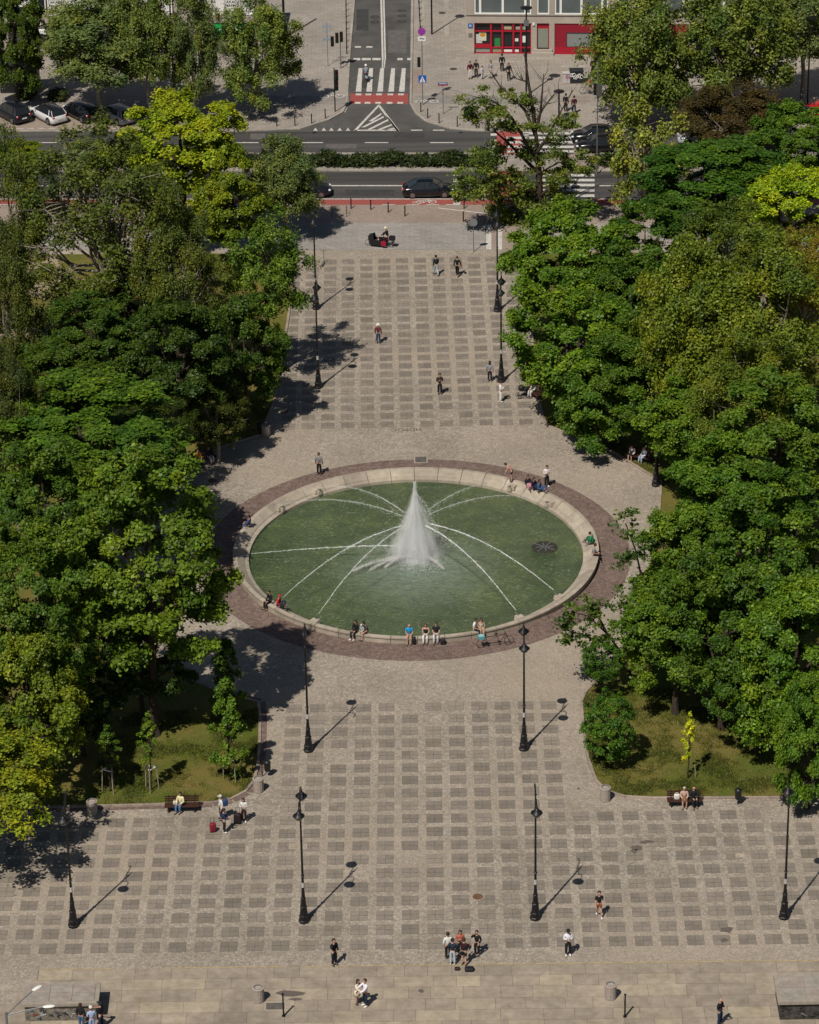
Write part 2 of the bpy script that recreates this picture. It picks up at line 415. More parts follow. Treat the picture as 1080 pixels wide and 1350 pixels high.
# worn patches and the park path
sheet('park_path', gp((-300, 440), (60, 432), (120, 470), (70, 478), (-300, 470)), .034, M['earth'])
sheet('worn_earth', gp((30, 350), (75, 340), (90, 372), (60, 396), (25, 385)), .034, M['earth'])
def kerbline(name, pts, wd, h, mat, inner=0):
    b = MB(); rr = random.Random(9)
    for p, q in zip(pts, pts[1:]):
        d = (q - p); L = d.length
        if L < 1e-3: continue
        d /= L; nrm = Vector((-d.y, d.x, 0)); k = max(1, int(L / 1.0))
        for i in range(k):
            a, c = p + d * (L * i / k + .006), p + d * (L * (i + 1) / k - .006)
            b.prism([a - nrm * wd / 2, c - nrm * wd / 2, c + nrm * wd / 2, a + nrm * wd / 2], 0, h + rr.random() * .006, mat, rr.random())
    return struct(b.build(name))
kerbline('kerb', LL[1:-1], .18, .10, M['kerb']); kerbline('kerb', RL[:-2], .18, .10, M['kerb'])
def offset_strip(name, pts, o0, o1, z, mat):
    b = MB()
    for i, (p, q) in enumerate(zip(pts, pts[1:])):
        d = (q - p).normalized(); nn = Vector((-d.y, d.x, 0))
        b.poly([p + nn * o0, q + nn * o0, q + nn * o1, p + nn * o1], mat, z + (i % 7) * .0004)
    return struct(b.build(name))
offset_strip('brick_edging', LL[2:14], -.12, -.45, .014, M['brick'])
offset_strip('brick_edging', RL[3:7], .12, .5, .014, M['brick']); offset_strip('brick_edging', RL[13:23], .12, .5, .014, M['brick'])
# far pavement and roads: bands across the view
def band(name, y0, y1, z, mat, x0=-500, x1=1600): return sheet(name, gp((x0, y1), (x1, y1), (x1, y0), (x0, y0)), z, mat)
band('pavement', 294, 329, .012, M['granite'], -500, 640); sheet('pavement', gp((640, 329), (692, 329), (692, 296), (640, 296)), .012, M['pave2'])
band('pavement', 269, 294, .010, M['pave2'], -500, 1600)
b = MB()
for x in (641, 655): b.poly(gp((x, 329), (x + 7, 329), (x + 7, 296), (x, 296)), M['marking'], .018)
struct(b.build('tactile_paving'))
band('cycle_lane', 262.5, 270, .014, M['redlane'])
band('road', 225.5, 262.5, .014, M['asphalt']); band('road', 173, 203, .014, M['asphalt'])
band('median', 203, 225.5, .012, M['pave'])
sheet('street', gp((448, 174), (556, 174), (550, 150), (541, 137), (541, 75), (542, 0), (545, -60), (462, -60), (467, 0), (461, 70), (460, 137), (456, 148)), .018, M['street'])
sheet('street', gp((300, 174), (625, 174), (625, 173), (592, 170), (562, 161), (549, 150), (456, 148), (451, 149), (433, 159), (396, 170.5), (340, 173)), .016, M['street'])
sheet('parking_bay', gp((-420, 171), (185, 172), (300, 173), (330, 160), (-420, 140)), .010, M['pave2'])
kerbline('kerb', gp((-420, 173), (300, 173.5), (340, 172.5), (396, 170.3), (433, 158.7), (451, 148.7), (457, 138), (461, 70), (467, 0), (464, -50)), .2, .12, M['kerbgrey'])
kerbline('kerb', gp((1500, 172), (640, 173), (625, 172.6), (592, 169.6), (562, 160.5), (548, 149.5), (541.5, 137), (543, 75), (544, 0), (546, -50)), .2, .12, M['kerbgrey'])
kerbline('kerb', gp((-420, 203.3), (640, 203.3)), .25, .12, M['kerbgrey']); kerbline('kerb', gp((-420, 225.2), (640, 225.2)), .4, .12, M['kerbgrey'])
kerbline('kerb', gp((790, 203.5), (1500, 203.5)), .25, .12, M['kerbgrey']); kerbline('kerb', gp((790, 225.2), (1500, 225.2)), .4, .12, M['kerbgrey'])
# markings
b = MB()
def q(x0, y0, x1, y1, x2, y2, x3, y3, z=.024, mat=None): b.poly(gp((x0, y0), (x1, y1), (x2, y2), (x3, y3)), mat or M['marking'], z)
def hbar(x0, x1, y0, y1, z=.024, mat=None): q(x0, y1, x1, y1, x1, y0, x0, y0, z, mat)
for x in (-75, 45, 145, 310, 395, 481, 567): hbar(x, x + 31, 187.6, 188.7)
hbar(-300, 610, 244.3, 245.6); hbar(-300, 700, 262.0, 263.0); hbar(790, 1500, 244.5, 245.6); hbar(790, 1500, 262, 263)
hbar(-300, 425, 269.6, 270.4)
for x in (504, 536, 562, 588): hbar(x, x + 17, 269.6, 270.4)
q(578, 275, 640, 282, 640, 281, 578, 274)
for i, x in enumerate((542, 571)): hbar(x, x + 15, 171.2, 172.4)
for x in (416, 427, 437, 448, 459): b.poly(gp((x - 3, 172.5), (x + 3, 172.5), (x, 168.5)), M['marking'], .024)
# chevron island
q(466, 172.6, 527, 172.6, 524, 171.2, 470, 171.2); q(466, 172.6, 470, 172.6, 501, 139, 499, 138); q(527, 172.6, 523, 172.6, 499.5, 141, 500.5, 138)
q(523, 172.4, 526, 172.4, 513, 156, 508, 152)
for (xa, ya, xb, yb) in ((476, 168, 506, 153), (484, 171, 512, 157), (496, 171.5, 518, 163), (506, 172, 521, 168), (486, 160, 503, 149)):
    q(xa, ya, xa + 5, ya, xb, yb + 2.2, xb, yb)
# zebra over the side street, red cycle crossing, stop line, centre lines
for x in (469, 483, 497.5, 512, 526): q(x, 121, x + 7.5, 121, x + 9, 90, x + 4, 90)
hbar(462, 538, 123.5, 137, .024, M['redcross'])
for x in (469, 482, 496, 511, 525):
    hbar(x, x + 7.5, 123.5, 125.8, .028); hbar(x - 1, x + 6.5, 134.6, 137, .028)
for x, x2 in ((466, 475), (477, 489), (491, 502), (524, 531), (537, 544)): hbar(x, x2, 76.6, 79.5)
for x, x2 in ((468, 476), (483, 491)): hbar(x, x2, 61, 63)
for x0, x1 in ((501, 503.5), (504.5, 506.5)):
    q(x0 + 2.5, 78, x1 + 2.5, 78, x1 - .5, -40, x0 - .5, -40)
q(503.5, 90, 505, 90, 505.8, 78, 503.7, 78); q(505.8, 90, 507, 90, 508.8, 78, 507, 78)
# zebra and red crossing at the right, over both carriageways
for y in (176, 182, 188, 194, 200): hbar(668 if y > 178 else 690, 757, y - 1.7, y + 1.3)
for y in (229.5, 236, 242.5, 249.5, 256.5, 263): hbar(706, 784, y, y + 3.3)
hbar(655, 688, 173, 203, .022, M['redcross']); hbar(645, 690, 226, 270, .022, M['redcross'])
for y in (176, 184, 192, 199): hbar(647, 655, y, y + 3); hbar(688, 697, y, y + 3)
hbar(598, 608, 228.5, 232); hbar(598, 608, 236, 240); hbar(598, 607, 264, 270, .028)
# cycle symbols on the lane and the pavement path
def cyc(px, py, s_, rz=0):
    c = G(px, py)
    for dx in (-.55, .55):
        for k in range(10):
            a0, a1 = 2 * math.pi * k / 10, 2 * math.pi * (k + 1) / 10
            b.poly([c + Vector((dx + r_ * math.cos(a), r_ * math.sin(a) * 1.0, 0)) * s_ for r_, a in ((.28, a0), (.38, a0), (.38, a1), (.28, a1))], M['marking'], .030)
    for (x0, y0, x1, y1) in ((-.55, 0, -.1, .45), (-.1, .45, .3, .45), (.3, .5, .55, 0), (-.1, .45, 0, 0), (0, 0, .3, .45)):
        p0, p1 = c + Vector((x0, y0, 0)) * s_, c + Vector((x1, y1, 0)) * s_; nn = Vector((-(p1 - p0).y, (p1 - p0).x, 0)).normalized() * .05 * s_
        b.poly([p0 - nn, p1 - nn, p1 + nn, p0 + nn], M['marking'], .031)
cyc(562, 266.5, 1.0); cyc(552, 267, .6); cyc(438, 127, 1.3); cyc(563, 134, 1.2)
for x in (-20, -6, 8, 22, 36, 50, 64, 78, 92, 106, 120, 134, 148): hbar(x, x + 9, 169.2, 169.9)
struct(b.build('road_markings'))
b = MB(); pm_ = plain((.05, .048, .047), .9, vary=.25, scale=2); pm2 = plain((.115, .107, .10), .9, vary=.2, scale=2)
for (x0, x1, y0, y1, mm) in ((120, 180, 191, 199, pm_), (430, 470, 190, 196, pm2), (520, 560, 176, 182, pm_), (455, 520, 250, 258, pm_), (300, 420, 231, 236, pm2), (470, 492, 104, 116, pm_), (512, 536, 40, 70, pm2), (470, 486, 12, 40, pm_), (330, 350, 176, 184, pm2)): hbar(x0, x1, y0, y1, .0215, mm)
for (x, y) in ((140, 174), (412, 174), (605, 174), (430, 224), (700, 261)): hbar(x, x + 5, y, y + 1.6, .0225, M['iron'])
struct(b.build('road_repairs'))
# pavement details at the far side: cycle track, pale tactile strips
sheet('cycle_track', gp((548, 137), (720, 137), (720, 126), (545, 126)), .008, plain((.235, .215, .195), .9, vary=.2, scale=1.2))
sheet('cycle_track', gp((330, 137), (457, 137), (458, 126), (330, 126)), .008, plain((.235, .215, .195), .9, vary=.2, scale=1.2))
b = MB()
for (x0, x1, y0, y1) in ((740, 778, 127, 129.2), (735, 778, 131.4, 134), (444, 459, 90, 122), (544, 557, 92, 122), (690, 730, 75, 79), (640, 700, 80, 83), (620, 690, 87, 89), (740, 772, 86, 89), (556, 560, 0, 60), (586, 592, 0, 55), (757, 800, 196, 203), (740, 800, 203, 226)):
    hbar(x0, x1, y0, y1, .009 if y1 < 140 else .016, M['pave2'] if y0 > 91 else M['kerbgrey'])
struct(b.build('tactile_paving'))

# ------------------------------------------------------------------ fountain
fo = thing('fountain', 'large round stone fountain basin with arching jets and a tall white spray', 'fountain', (CX, CY, 0))
NSEG = 44
b = MB(); rr = random.Random(21)
prof = [(12.78, -.1), (12.78, .36), (12.84, .38), (12.84, .48), (12.55, .50), (12.05, .14), (12.03, .08), (11.74, .0), (11.70, -.7)]
for i in range(NSEG):
    t = rr.random(); K = 4; g = .0006
    A = [2 * math.pi * (i + g * 20 + (1 - g * 40) * k / K) / NSEG for k in range(K + 1)]
    vs = [(r_ * math.cos(a), r_ * math.sin(a), z) for a in A for r_, z in prof]; n = len(prof)
    fs = [(k * n + j, (k + 1) * n + j, (k + 1) * n + j + 1, k * n + j + 1) for k in range(K) for j in range(n - 1)]
    fs += [tuple(range(n)), tuple(K * n + j for j in range(n))[::-1]]
    b.add(vs, fs, M['coping'], t)
b.build('basin_rim', fo)
b = MB(); b.lathe([(12.74, -.1), (12.74, .40), (12.5, .44), (12.0, .04), (11.78, -.05), (11.78, -.5)], M['joint'], n=88, close=True); b.build('joint_bed', fo)
def floor_mat():
    m = NT('green_basin_floor'); p = m.pos(); n1 = m.noise(p, .6, 5, .65)
    m.bsdf(m.mix(m.ramp(n1, [(.35, 0.0), (.65, 1.0)]), (.05, .075, .03), (.10, .13, .05)), .9); return m.m
def water_mat():
    m = NT('green_fountain_water'); p = m.pos()
    mp = m.n('ShaderNodeMapping'); mp.inputs['Scale'].default_value = (.8, 2.0, 1); m.l(p, mp.inputs['Vector'])
    n1 = m.noise(mp.outputs[0], 2.6, 6, .72); n2 = m.noise(p, .28, 5, .65)
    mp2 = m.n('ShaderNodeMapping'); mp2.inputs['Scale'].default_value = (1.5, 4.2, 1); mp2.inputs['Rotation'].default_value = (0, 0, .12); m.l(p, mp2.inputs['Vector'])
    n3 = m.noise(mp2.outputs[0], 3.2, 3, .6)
    # distance from the spray: churned, paler, bluer water near it
    vm = m.n('ShaderNodeVectorMath', operation='DISTANCE'); m.l(p, vm.inputs[0]); vm.inputs[1].default_value = (CX, CY - 1.5, -.2)
    near = m.ramp(m.math('DIVIDE', vm.outputs['Value'], 12.0), [(.05, 1.0), (.55, 0.0)])
    n4 = m.noise(p, .75, 4, .7)
    c = m.mix(m.ramp(n2, [(.35, 0.0), (.65, 1.0)]), (.052, .092, .030), (.122, .172, .056))
    c = m.mix(m.ramp(n4, [(.40, .0), (.64, .5)]), c, (.030, .058, .022))
    c = m.mix(near, c, (.24, .31, .24))
    c = m.mix(m.ramp(n1, [(.44, 0.0), (.62, .55)]), c, (.030, .056, .030))
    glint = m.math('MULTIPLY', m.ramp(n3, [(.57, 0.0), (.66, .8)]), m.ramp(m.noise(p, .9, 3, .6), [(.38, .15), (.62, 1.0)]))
    c = m.mix(glint, c, (.33, .39, .27))  # sky glints and caustic flecks painted into the water's base colour
    m.bsdf(c, .10, 0, .6, bump=n1, dist=.3, strength=.9); return m.m
b = MB(); vs = [(CX, CY, .12)]; b.lathe([(11.72, -.6), (11.72, -.58)], floor_mat(), (CX, CY, 0), 64); struct(b.build('basin_floor'))
b = MB(); n = 96
for k in range(12):
    r0, r1 = 11.72 * k / 12, 11.72 * (k + 1) / 12
    for i in range(n):
        a0, a1 = 2 * math.pi * i / n, 2 * math.pi * (i + 1) / n
        pts = [(CX + r_ * math.cos(a), CY + r_ * math.sin(a), -.2) for r_, a in ((r0, a0), (r1, a0), (r1, a1), (r0, a1))]
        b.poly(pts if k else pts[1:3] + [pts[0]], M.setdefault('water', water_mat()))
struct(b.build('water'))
def foam_mat():
    m = NT('foaming_water'); d = m.bsdf((.80, .83, .82), .5, 0, .4)
    t = m.n('ShaderNodeBsdfTransparent'); x = m.n('ShaderNodeMixShader')
    n1 = m.noise(m.pos(), 6, 5, .8); m.l(m.ramp(n1, [(.40, .15), (.60, .95)]), x.inputs[0])
    m.l(t.outputs[0], x.inputs[1]); m.l(d.outputs[0], x.inputs[2]); m.l(x.outputs[0], m.out.inputs[0]); return m.m
M['foam'] = foam_mat(); M['droplet'] = plain((.88, .9, .9), .4, 0, .4, .03, name='water_droplets')
for ang in (36, 54, 126, 144, -36, -55, -125, -142):
    ca, sa = math.cos(R(ang)), math.sin(R(ang))
    b = MB(); rot = Matrix.Rotation(R(ang), 3, 'Z')
    b.box((0, 0, .26), (.5, .62, .28), M['coping'], 0, .86, .8); b.box((-.25, 0, .2), (.4, .3, .28), M['coping'], 0, .8, .6)
    b.tube([(-.1, 0, .36), (-.5, 0, .5)], .04, M['steel'], 8)
    nb = b.build('nozzle_block', fo, loc=(12.1 * ca, 12.1 * sa, 0)); nb.rotation_euler = (0, 0, R(ang))
jets = [(36, 2.9, .018), (54, 2.9, .016), (126, 2.9, .014), (144, 2.8, .014), (-36, 2.9, .032), (-55, 2.9, .036), (-125, 2.9, .028), (-142, 2.8, .028), (180, .75, .026)]
for ang, ap, r_ in jets:
    b = MB(); rr = random.Random(ang)
    ca, sa = math.cos(R(ang)), math.sin(R(ang)); pts, rad = [], []
    z0 = .66 if ang != 180 else .3
    for i in range(26):
        rd = 11.6 - (11.6 - 1.2) * i / 25; t = (rd - 3) / 8.6
        pts.append((rd * ca + rr.gauss(0, .012), rd * sa + rr.gauss(0, .012), ap - (ap - z0) * t * t + rr.gauss(0, .012)))
        rad.append(r_ * (.55 + .9 * i / 25) * rr.uniform(.8, 1.2))
    b.tube(pts, rad, M['foam'], 6)
    for i in range(330):                                   # droplets torn off the jet, more towards its end
        f = rr.random() ** .6; rd = 11.6 - 10.4 * f; t = (rd - 3) / 8.6; s_ = .03 + .16 * f * f
        p = Vector((rd * ca + rr.gauss(0, s_), rd * sa + rr.gauss(0, s_), max(-.18, ap - (ap - z0) * t * t + rr.gauss(-.06 * f, s_ * .8))))
        e = rr.uniform(.007, .018)
        b.add([p + Vector((e, 0, -e)), p + Vector((-e, e, -e)), p + Vector((-e, -e, -e)), p + Vector((0, 0, e))], [(0, 1, 2), (0, 3, 1), (1, 3, 2), (2, 3, 0)], M['white'])
    b.build('water_jet', fo)
def mist_mat():
    m = NT('fountain_mist'); v = m.n('ShaderNodeVolumePrincipled')
    v.inputs['Color'].default_value = (.99, .99, 1, 1); v.inputs['Anisotropy'].default_value = -.3
    oc = m.n('ShaderNodeTexCoord').outputs['Object']; s3 = m.n('ShaderNodeSeparateXYZ'); m.l(oc, s3.inputs[0])
    mp = m.n('ShaderNodeMapping'); mp.inputs['Scale'].default_value = (2.0, 2.0, .55); m.l(oc, mp.inputs['Vector'])
    n1 = m.noise(mp.outputs[0], 1.0, 5, .65)
    # distance from the slightly leaning axis relative to the cone's radius there
    z = s3.outputs['Z']
    mw = m.n('ShaderNodeMapping'); mw.inputs['Scale'].default_value = (1.1, 1.1, .35); mw.inputs['Location'].default_value = (3.1, 7.7, 0); m.l(oc, mw.inputs['Vector'])
    wob = m.math('MULTIPLY', m.math('SUBTRACT', m.noise(mw.outputs[0], 1.0, 3, .6), .5), 1.5)
    hgt = m.math('SUBTRACT', 5.6, z)
    rad = m.math('SQRT', m.math('ADD', m.math('POWER', m.math('SUBTRACT', s3.outputs['X'], m.math('MULTIPLY', wob, m.math('MULTIPLY', hgt, .12))), 2), m.math('POWER', s3.outputs['Y'], 2)))
    cone = m.math('ADD', m.math('MULTIPLY', m.math('POWER', m.math('MAXIMUM', hgt, 0.0), 1.2), .28), .06)
    rel = m.math('ADD', m.math('DIVIDE', rad, cone), m.math('MULTIPLY', m.math('SUBTRACT', n1, .5), 1.3))
    fall = m.ramp(rel, [(.10, 1.0), (.45, .55), (.75, .22), (1.0, 0.0)])
    col = m.ramp(m.math('DIVIDE', rad, .6), [(.1, 1.0), (.9, 0.0)])
    dens = m.math('MULTIPLY', m.math('MULTIPLY', fall, m.ramp(n1, [(.36, .05), (.62, 1.0)])), 2.0)
    dens = m.math('ADD', dens, m.math('MULTIPLY', m.math('MULTIPLY', col, fall), 2.5))
    m.l(dens, v.inputs['Density']); m.l(v.outputs[0], m.out.inputs['Volume']); return m.m
b = MB(); b.lathe([(3.1, -.18), (3.0, .5), (2.5, 1.4), (1.5, 3.2), (.7, 4.9), (.25, 5.75)], mist_mat(), n=28)
mist = b.build('spray_mist', fo)
b = MB(); rr = random.Random(77)
def drop(p, e): b.add([p + Vector((e, 0, -e)), p + Vector((-e, e, -e)), p + Vector((-e, -e, -e)), p + Vector((0, 0, 2 * e))], [(0, 1, 2), (0, 3, 1), (1, 3, 2), (2, 3, 0)], M['droplet'])
for i in range(3500):                                      # the narrow central column
    z = 5.75 * rr.random() ** .8; s_ = .05 + .03 * (5.75 - z); drop(Vector((rr.gauss(0, s_), rr.gauss(0, s_), z)), rr.uniform(.006, .016))
for k in range(46):                                        # ropes of falling water of uneven height and reach, in a few bunches
    t = rr.choice([-2.6, -2.2, -1.7, -1.2, -.75, -.3, .6, 1.6, 2.7, 3.3]) + rr.gauss(0, .17); top = rr.uniform(2.4, 5.1); reach = (.37 * top + .3) * rr.uniform(.55, 1.4); n_ = int(rr.uniform(150, 950)); pw = rr.uniform(1.0, 1.5)
    for i in range(n_):
        f = rr.random() ** .8; z = top * (1 - f ** (1.1 * pw)); rd = reach * f; s_ = .03 + .16 * f * rr.random()
        drop(Vector((rd * math.cos(t) - .25 * f + rr.gauss(0, s_), rd * math.sin(t) + rr.gauss(0, s_), max(-.17, z + rr.gauss(0, s_)))), rr.uniform(.004, .0125))
for (x1, y1, n) in ((-4.4, -2.0, 1500), (-3.2, -1.9, 1200), (1.9, -1.9, 1200), (-2.2, -1.6, 900)):   # low side sheets of water
    for i in range(n):
        f = rr.random(); p = Vector((x1 * f + rr.gauss(0, .06), y1 * f + rr.gauss(0, .10), -.16 + .7 * (1 - f) * f * 2 + abs(rr.gauss(0, .05)))); e = rr.uniform(.008, .02)
        b.add([p + Vector((e, 0, -e)), p + Vector((-e, e, -e)), p + Vector((-e, -e, -e)), p + Vector((0, 0, e))], [(0, 1, 2), (0, 3, 1), (1, 3, 2), (2, 3, 0)], M['white'])
b.lathe([(.25, -.25), (.25, .3), (.12, .34)], M['iron'], n=12)
b.build('spray_drops', fo)
b = MB(); rr = random.Random(8)
for i in range(900):
    t = rr.random() * 6.283; rd = abs(rr.gauss(0, 1.1)); p = Vector((rd * math.cos(t), rd * math.sin(t) - .6, -.19)); e = rr.uniform(.01, .035)
    b.poly([p + Vector((e * rr.uniform(.6, 2), 0, 0)), p + Vector((0, e * .7, .004)), p + Vector((-e * rr.uniform(.6, 2), 0, 0)), p + Vector((0, -e * .7, .004))], M['droplet'])
b.build('surface_foam', fo)
# iron grate in the water
t = thing('water_grate', 'round dark iron grate with spokes lying in the fountain water', 'grate', (*G(718, 722, -.2)[:2], -.2))
b = MB(); b.lathe([(.92, -.3), (.92, .03), (.86, .06), (.2, .07)], plain((.035, .032, .026), .8, vary=.3), n=32); b.build('plate', t)
b = MB()
for k in range(4): b.box((0, 0, .085), (1.7 if k % 2 else 1.2, .07, .03), M['zinc'], math.pi * k / 4 + .15, tone=.5)
b.build('spokes', t)

# ------------------------------------------------------------------ cast-iron park lamps
def lamp(label, px, py, near=True, far=True):
    t = thing('park_lamp', label, 'street lamp', G(px, py), R(random.uniform(-4, 4)), 'cast-iron lamps along the park avenue')
    b = MB()
    b.lathe([(.33, 0), (.33, .14), (.29, .18), (.28, .45), (.24, .50), (.19, 1.0), (.22, 1.06), (.17, 1.12), (.13, 1.6), (.16, 1.66), (.115, 1.72), (.10, 2.0), (.085, 2.05)], M['iron'], n=8)
    b.build('base', t)
    b = MB(); b.tube([(0, 0, 2.0), (0, 0, 3.2), (0, 0, 7.6), (0, 0, 8.5), (0, 0, 8.75), (0, 0, 9.25)], [.085, .07, .052, .045, .034, .012], M['iron'], 8)
    for z, r_ in ((3.2, .12), (5.6, .085), (7.6, .10), (8.5, .085)): b.lathe([(.05, -.06), (r_, 0), (.05, .06)], M['iron'], (0, 0, z), 8)
    b.build('pole', t)
    b = MB(); b.tube([(0, 0, 2.4), (0, 0, 2.72)], [.094, .090], plain((.42, .40, .38), .7, vary=.5, scale=14), 8); b.build('paper_notice', t)
    for s_, lan in ((-1, near), (1, far)):
        b = MB(); pts = [(0, 0, 7.7), (0, s_ * .25, 7.95), (0, s_ * .55, 8.45), (0, s_ * .85, 8.72), (0, s_ * 1.06, 8.6), (0, s_ * 1.08, 8.38)]
        b.tube(pts, .03, M['iron'], 6); b.tube([(0, s_ * .05, 8.3), (0, s_ * .4, 8.15), (0, s_ * .5, 8.35)], .018, M['iron'], 5); b.build('arm', t)
        if lan:
            b = MB(); b.lathe([(.03, 8.42), (.07, 8.36), (.06, 8.26), (.13, 8.2), (.2, 8.1), (.345, 7.98), (.345, 7.95), (.27, 7.93)], M['iron'], (0, s_ * 1.08, 0), 16); ln = b.build('lantern', t)
            b = MB(); b.lathe([(.26, 7.93), (.24, 7.82), (.15, 7.70), (.05, 7.66)], plain((.12, .11, .10), .15, 0, .6, .05), (0, s_ * 1.08, 0), 14); b.build('glass_bowl', ln)
    return t
for a in ((('black one-lantern lamp at the far left of the lower plaza'), 97, 1221, True, False),
          ('black two-lantern lamp in the lower plaza, left of centre below the fountain', 401, 1215),
          ('black lamp with one lantern beside the man in rust shorts, lower plaza', 706, 1211, True, False),
          ('black lamp at the right edge of the lower plaza under overhanging leaves', 1034, 1210, False, True),
          ('black lamp with only a far lantern, left of the fountain rim front', 407, 990, False, True),
          ('black two-lantern lamp in front of the tandem bicycle at the rim', 691, 988),
          ('black two-lantern lamp in tree shade, nearer one at left of the far avenue', 420, 511),
          ('black lamp behind it at left, by the parked kick scooter', 417, 407),
          ('black two-lantern lamp beside the person all in white', 661, 503),
          ('black lamp half covered by the half-bare tree, right side of far avenue', 656, 410),
          ('black lamp standing behind the two women on the right bench', 865, 640)):
    lamp(*a)

# ------------------------------------------------------------------ trees
def crown_mesh(name, seed, a, c, nclump, per, size, flat=.45, lobes=7, fill=.55, cr=(.13, .24), droop=.25, up=.55, low=-.75, taper=0.0, nsup=38, bough=.26):
    g = np.random.default_rng(seed)
    L = g.normal(size=(lobes, 3)); L /= np.linalg.norm(L, axis=1)[:, None]; amp = g.uniform(-.22, .30, lobes)
    ns = nsup; d = g.normal(size=(ns * 6, 3)); d /= np.linalg.norm(d, axis=1)[:, None]; d = d[d[:, 2] > low]
    keep = [0]                                             # spread the boughs over the crown
    for i in range(1, len(d)):
        if len(keep) >= ns: break
        if np.max(d[keep] @ d[i]) < 1 - 1.35 / ns: keep.append(i)
    d = d[keep]; ns = len(d)
    rr_ = 1 + (np.exp(5 * (d @ L.T - 1)) * amp).sum(1) + g.normal(0, .07, ns)
    sc_ = d * ((fill + (1 - fill) * g.random(ns) ** .5) * rr_)[:, None] * np.array([a, a, c])
    Rs = bough * a * g.uniform(.45, 1.5, ns); ks = max(1, nclump // ns); n = ns * ks
    e = g.normal(size=(n, 3)); e[:, 2] = np.abs(e[:, 2]) * .8 - .25; e /= np.linalg.norm(e, axis=1)[:, None]; sidx = np.repeat(np.arange(ns), ks)
    cen = sc_[sidx] + e * (Rs[sidx] * g.uniform(.25, 1.0, n))[:, None] * np.array([1, 1, .72])
    d = d[sidx] * .55 + e * .6; stone = g.normal(0, .2, ns)[sidx]
    if taper: cen[:, :2] *= (1 - taper * (cen[:, 2:3] / c))
    R0 = g.uniform(*cr, n) * a
    N = n * per; idx = np.repeat(np.arange(n), per)
    ang = g.random(N) * 2 * np.pi; rad2 = np.sqrt(g.random(N)) * (1 + .35 * g.normal(size=N))
    ox = np.cos(ang) * rad2 * R0[idx]; oy = np.sin(ang) * rad2 * R0[idx]; oz = g.normal(size=N) * flat * R0[idx] * .6 - droop * rad2 ** 2 * R0[idx]
    P = cen[idx] + np.stack([ox, oy, oz], 1)
    k_ = np.array([np.percentile(np.hypot(P[:, 0], P[:, 1]), 95) / a] * 2 + [np.percentile(np.abs(P[:, 2]), 95) / c]); P = P / k_; cen = cen / k_
    out = d[idx]
    nn = np.array([0, 0, 1.0]) * up + out * .45 + g.normal(size=(N, 3)) * .42; nn /= np.linalg.norm(nn, axis=1)[:, None]
    t = g.normal(size=(N, 3)); t -= nn * (t * nn).sum(1)[:, None]; t /= np.linalg.norm(t, axis=1)[:, None]; bt = np.cross(nn, t)
    s = size * g.uniform(.6, 1.35, N)[:, None]
    V = np.stack([P - t * s * .62, P + bt * s * .40 + nn * s * .06, P + t * s * .62, P - bt * s * .40 + nn * s * .06], 1).reshape(-1, 3)
    me = bpy.data.meshes.new(name); me.vertices.add(4 * N); me.vertices.foreach_set('co', V.astype(np.float32).ravel())
    me.loops.add(4 * N); me.loops.foreach_set('vertex_index', np.arange(4 * N, dtype=np.int32))
    me.polygons.add(N); me.polygons.foreach_set('loop_start', np.arange(0, 4 * N, 4, dtype=np.int32)); me.polygons.foreach_set('loop_total', np.full(N, 4, dtype=np.int32))
    tone = np.clip(g.normal(.45, .2, N), 0, 1); me.attributes.new('tone', 'FLOAT', 'FACE').data.foreach_set('value', tone.astype(np.float32))
    ct = np.clip(.5 + stone + g.normal(0, .2, n), 0, 1)[idx]; me.attributes.new('clump', 'FLOAT', 'FACE').data.foreach_set('value', ct.astype(np.float32))
    me.materials.append(M['leaf']); me.update(); me.validate()
    return me, cen
def limb_mesh(name, seed, cen, c, n, mat, r0=.16, twigs=0):
    rr = random.Random(seed); b = MB()
    order = list(range(len(cen))); rr.shuffle(order)
    for i in order[:n]:
        e = Vector(cen[i]) * .9; z0 = rr.uniform(-1.0, .1) * c; s_ = Vector((0, 0, min(z0, e.z - .4)))
        m1 = s_.lerp(e, .4) + Vector((rr.gauss(0, .25), rr.gauss(0, .25), -.1 * (e - s_).length)); m2 = s_.lerp(e, .75) + Vector((rr.gauss(0, .2), rr.gauss(0, .2), 0))
        b.tube([s_, m1, m2, e], [r0, r0 * .66, r0 * .4, r0 * .12], mat, 5)
        for k in range(twigs):
            f = rr.uniform(.45, .95); p = m1.lerp(e, f); q_ = p + Vector((rr.gauss(0, .8), rr.gauss(0, .8), rr.uniform(.1, 1.2)))
            b.tube([p, p.lerp(q_, .5) + Vector((rr.gauss(0, .1), rr.gauss(0, .1), .05)), q_], [r0 * .3, r0 * .2, r0 * .08], mat, 4)
    o = b.build(name); me = o.data; bpy.data.objects.remove(o); return me
KIND = {}
def kind(key, seed, a, c, nclump, per, size, limbs=14, mat='bark', r0=.16, twigs=0, **kw):
    me, cen = crown_mesh('crown', seed, a, c, nclump, per, size, **kw)
    KIND[key] = (me, limb_mesh('branches', seed, cen, c, limbs, M[mat], r0, twigs), a, c, M[mat])
kind('maple1', 1, 5, 5, 560, 120, .215, nsup=62, bough=.22, cr=(.06, .13), flat=.6, up=.45)
kind('maple2', 2, 5, 5, 560, 120, .215, lobes=10, nsup=54, bough=.24, cr=(.06, .13), flat=.65, up=.45)
kind('maple3', 3, 5, 5, 540, 125, .22, flat=.55, cr=(.065, .135), nsup=70, bough=.20, up=.45)
kind('deep1', 4, 5, 7, 720, 115, .22, low=-.9, nsup=82, bough=.22, cr=(.06, .13), flat=.65, up=.45)
kind('deep2', 5, 5, 7, 720, 115, .22, low=-.9, lobes=11, nsup=72, bough=.24, cr=(.06, .13), flat=.6, up=.45)
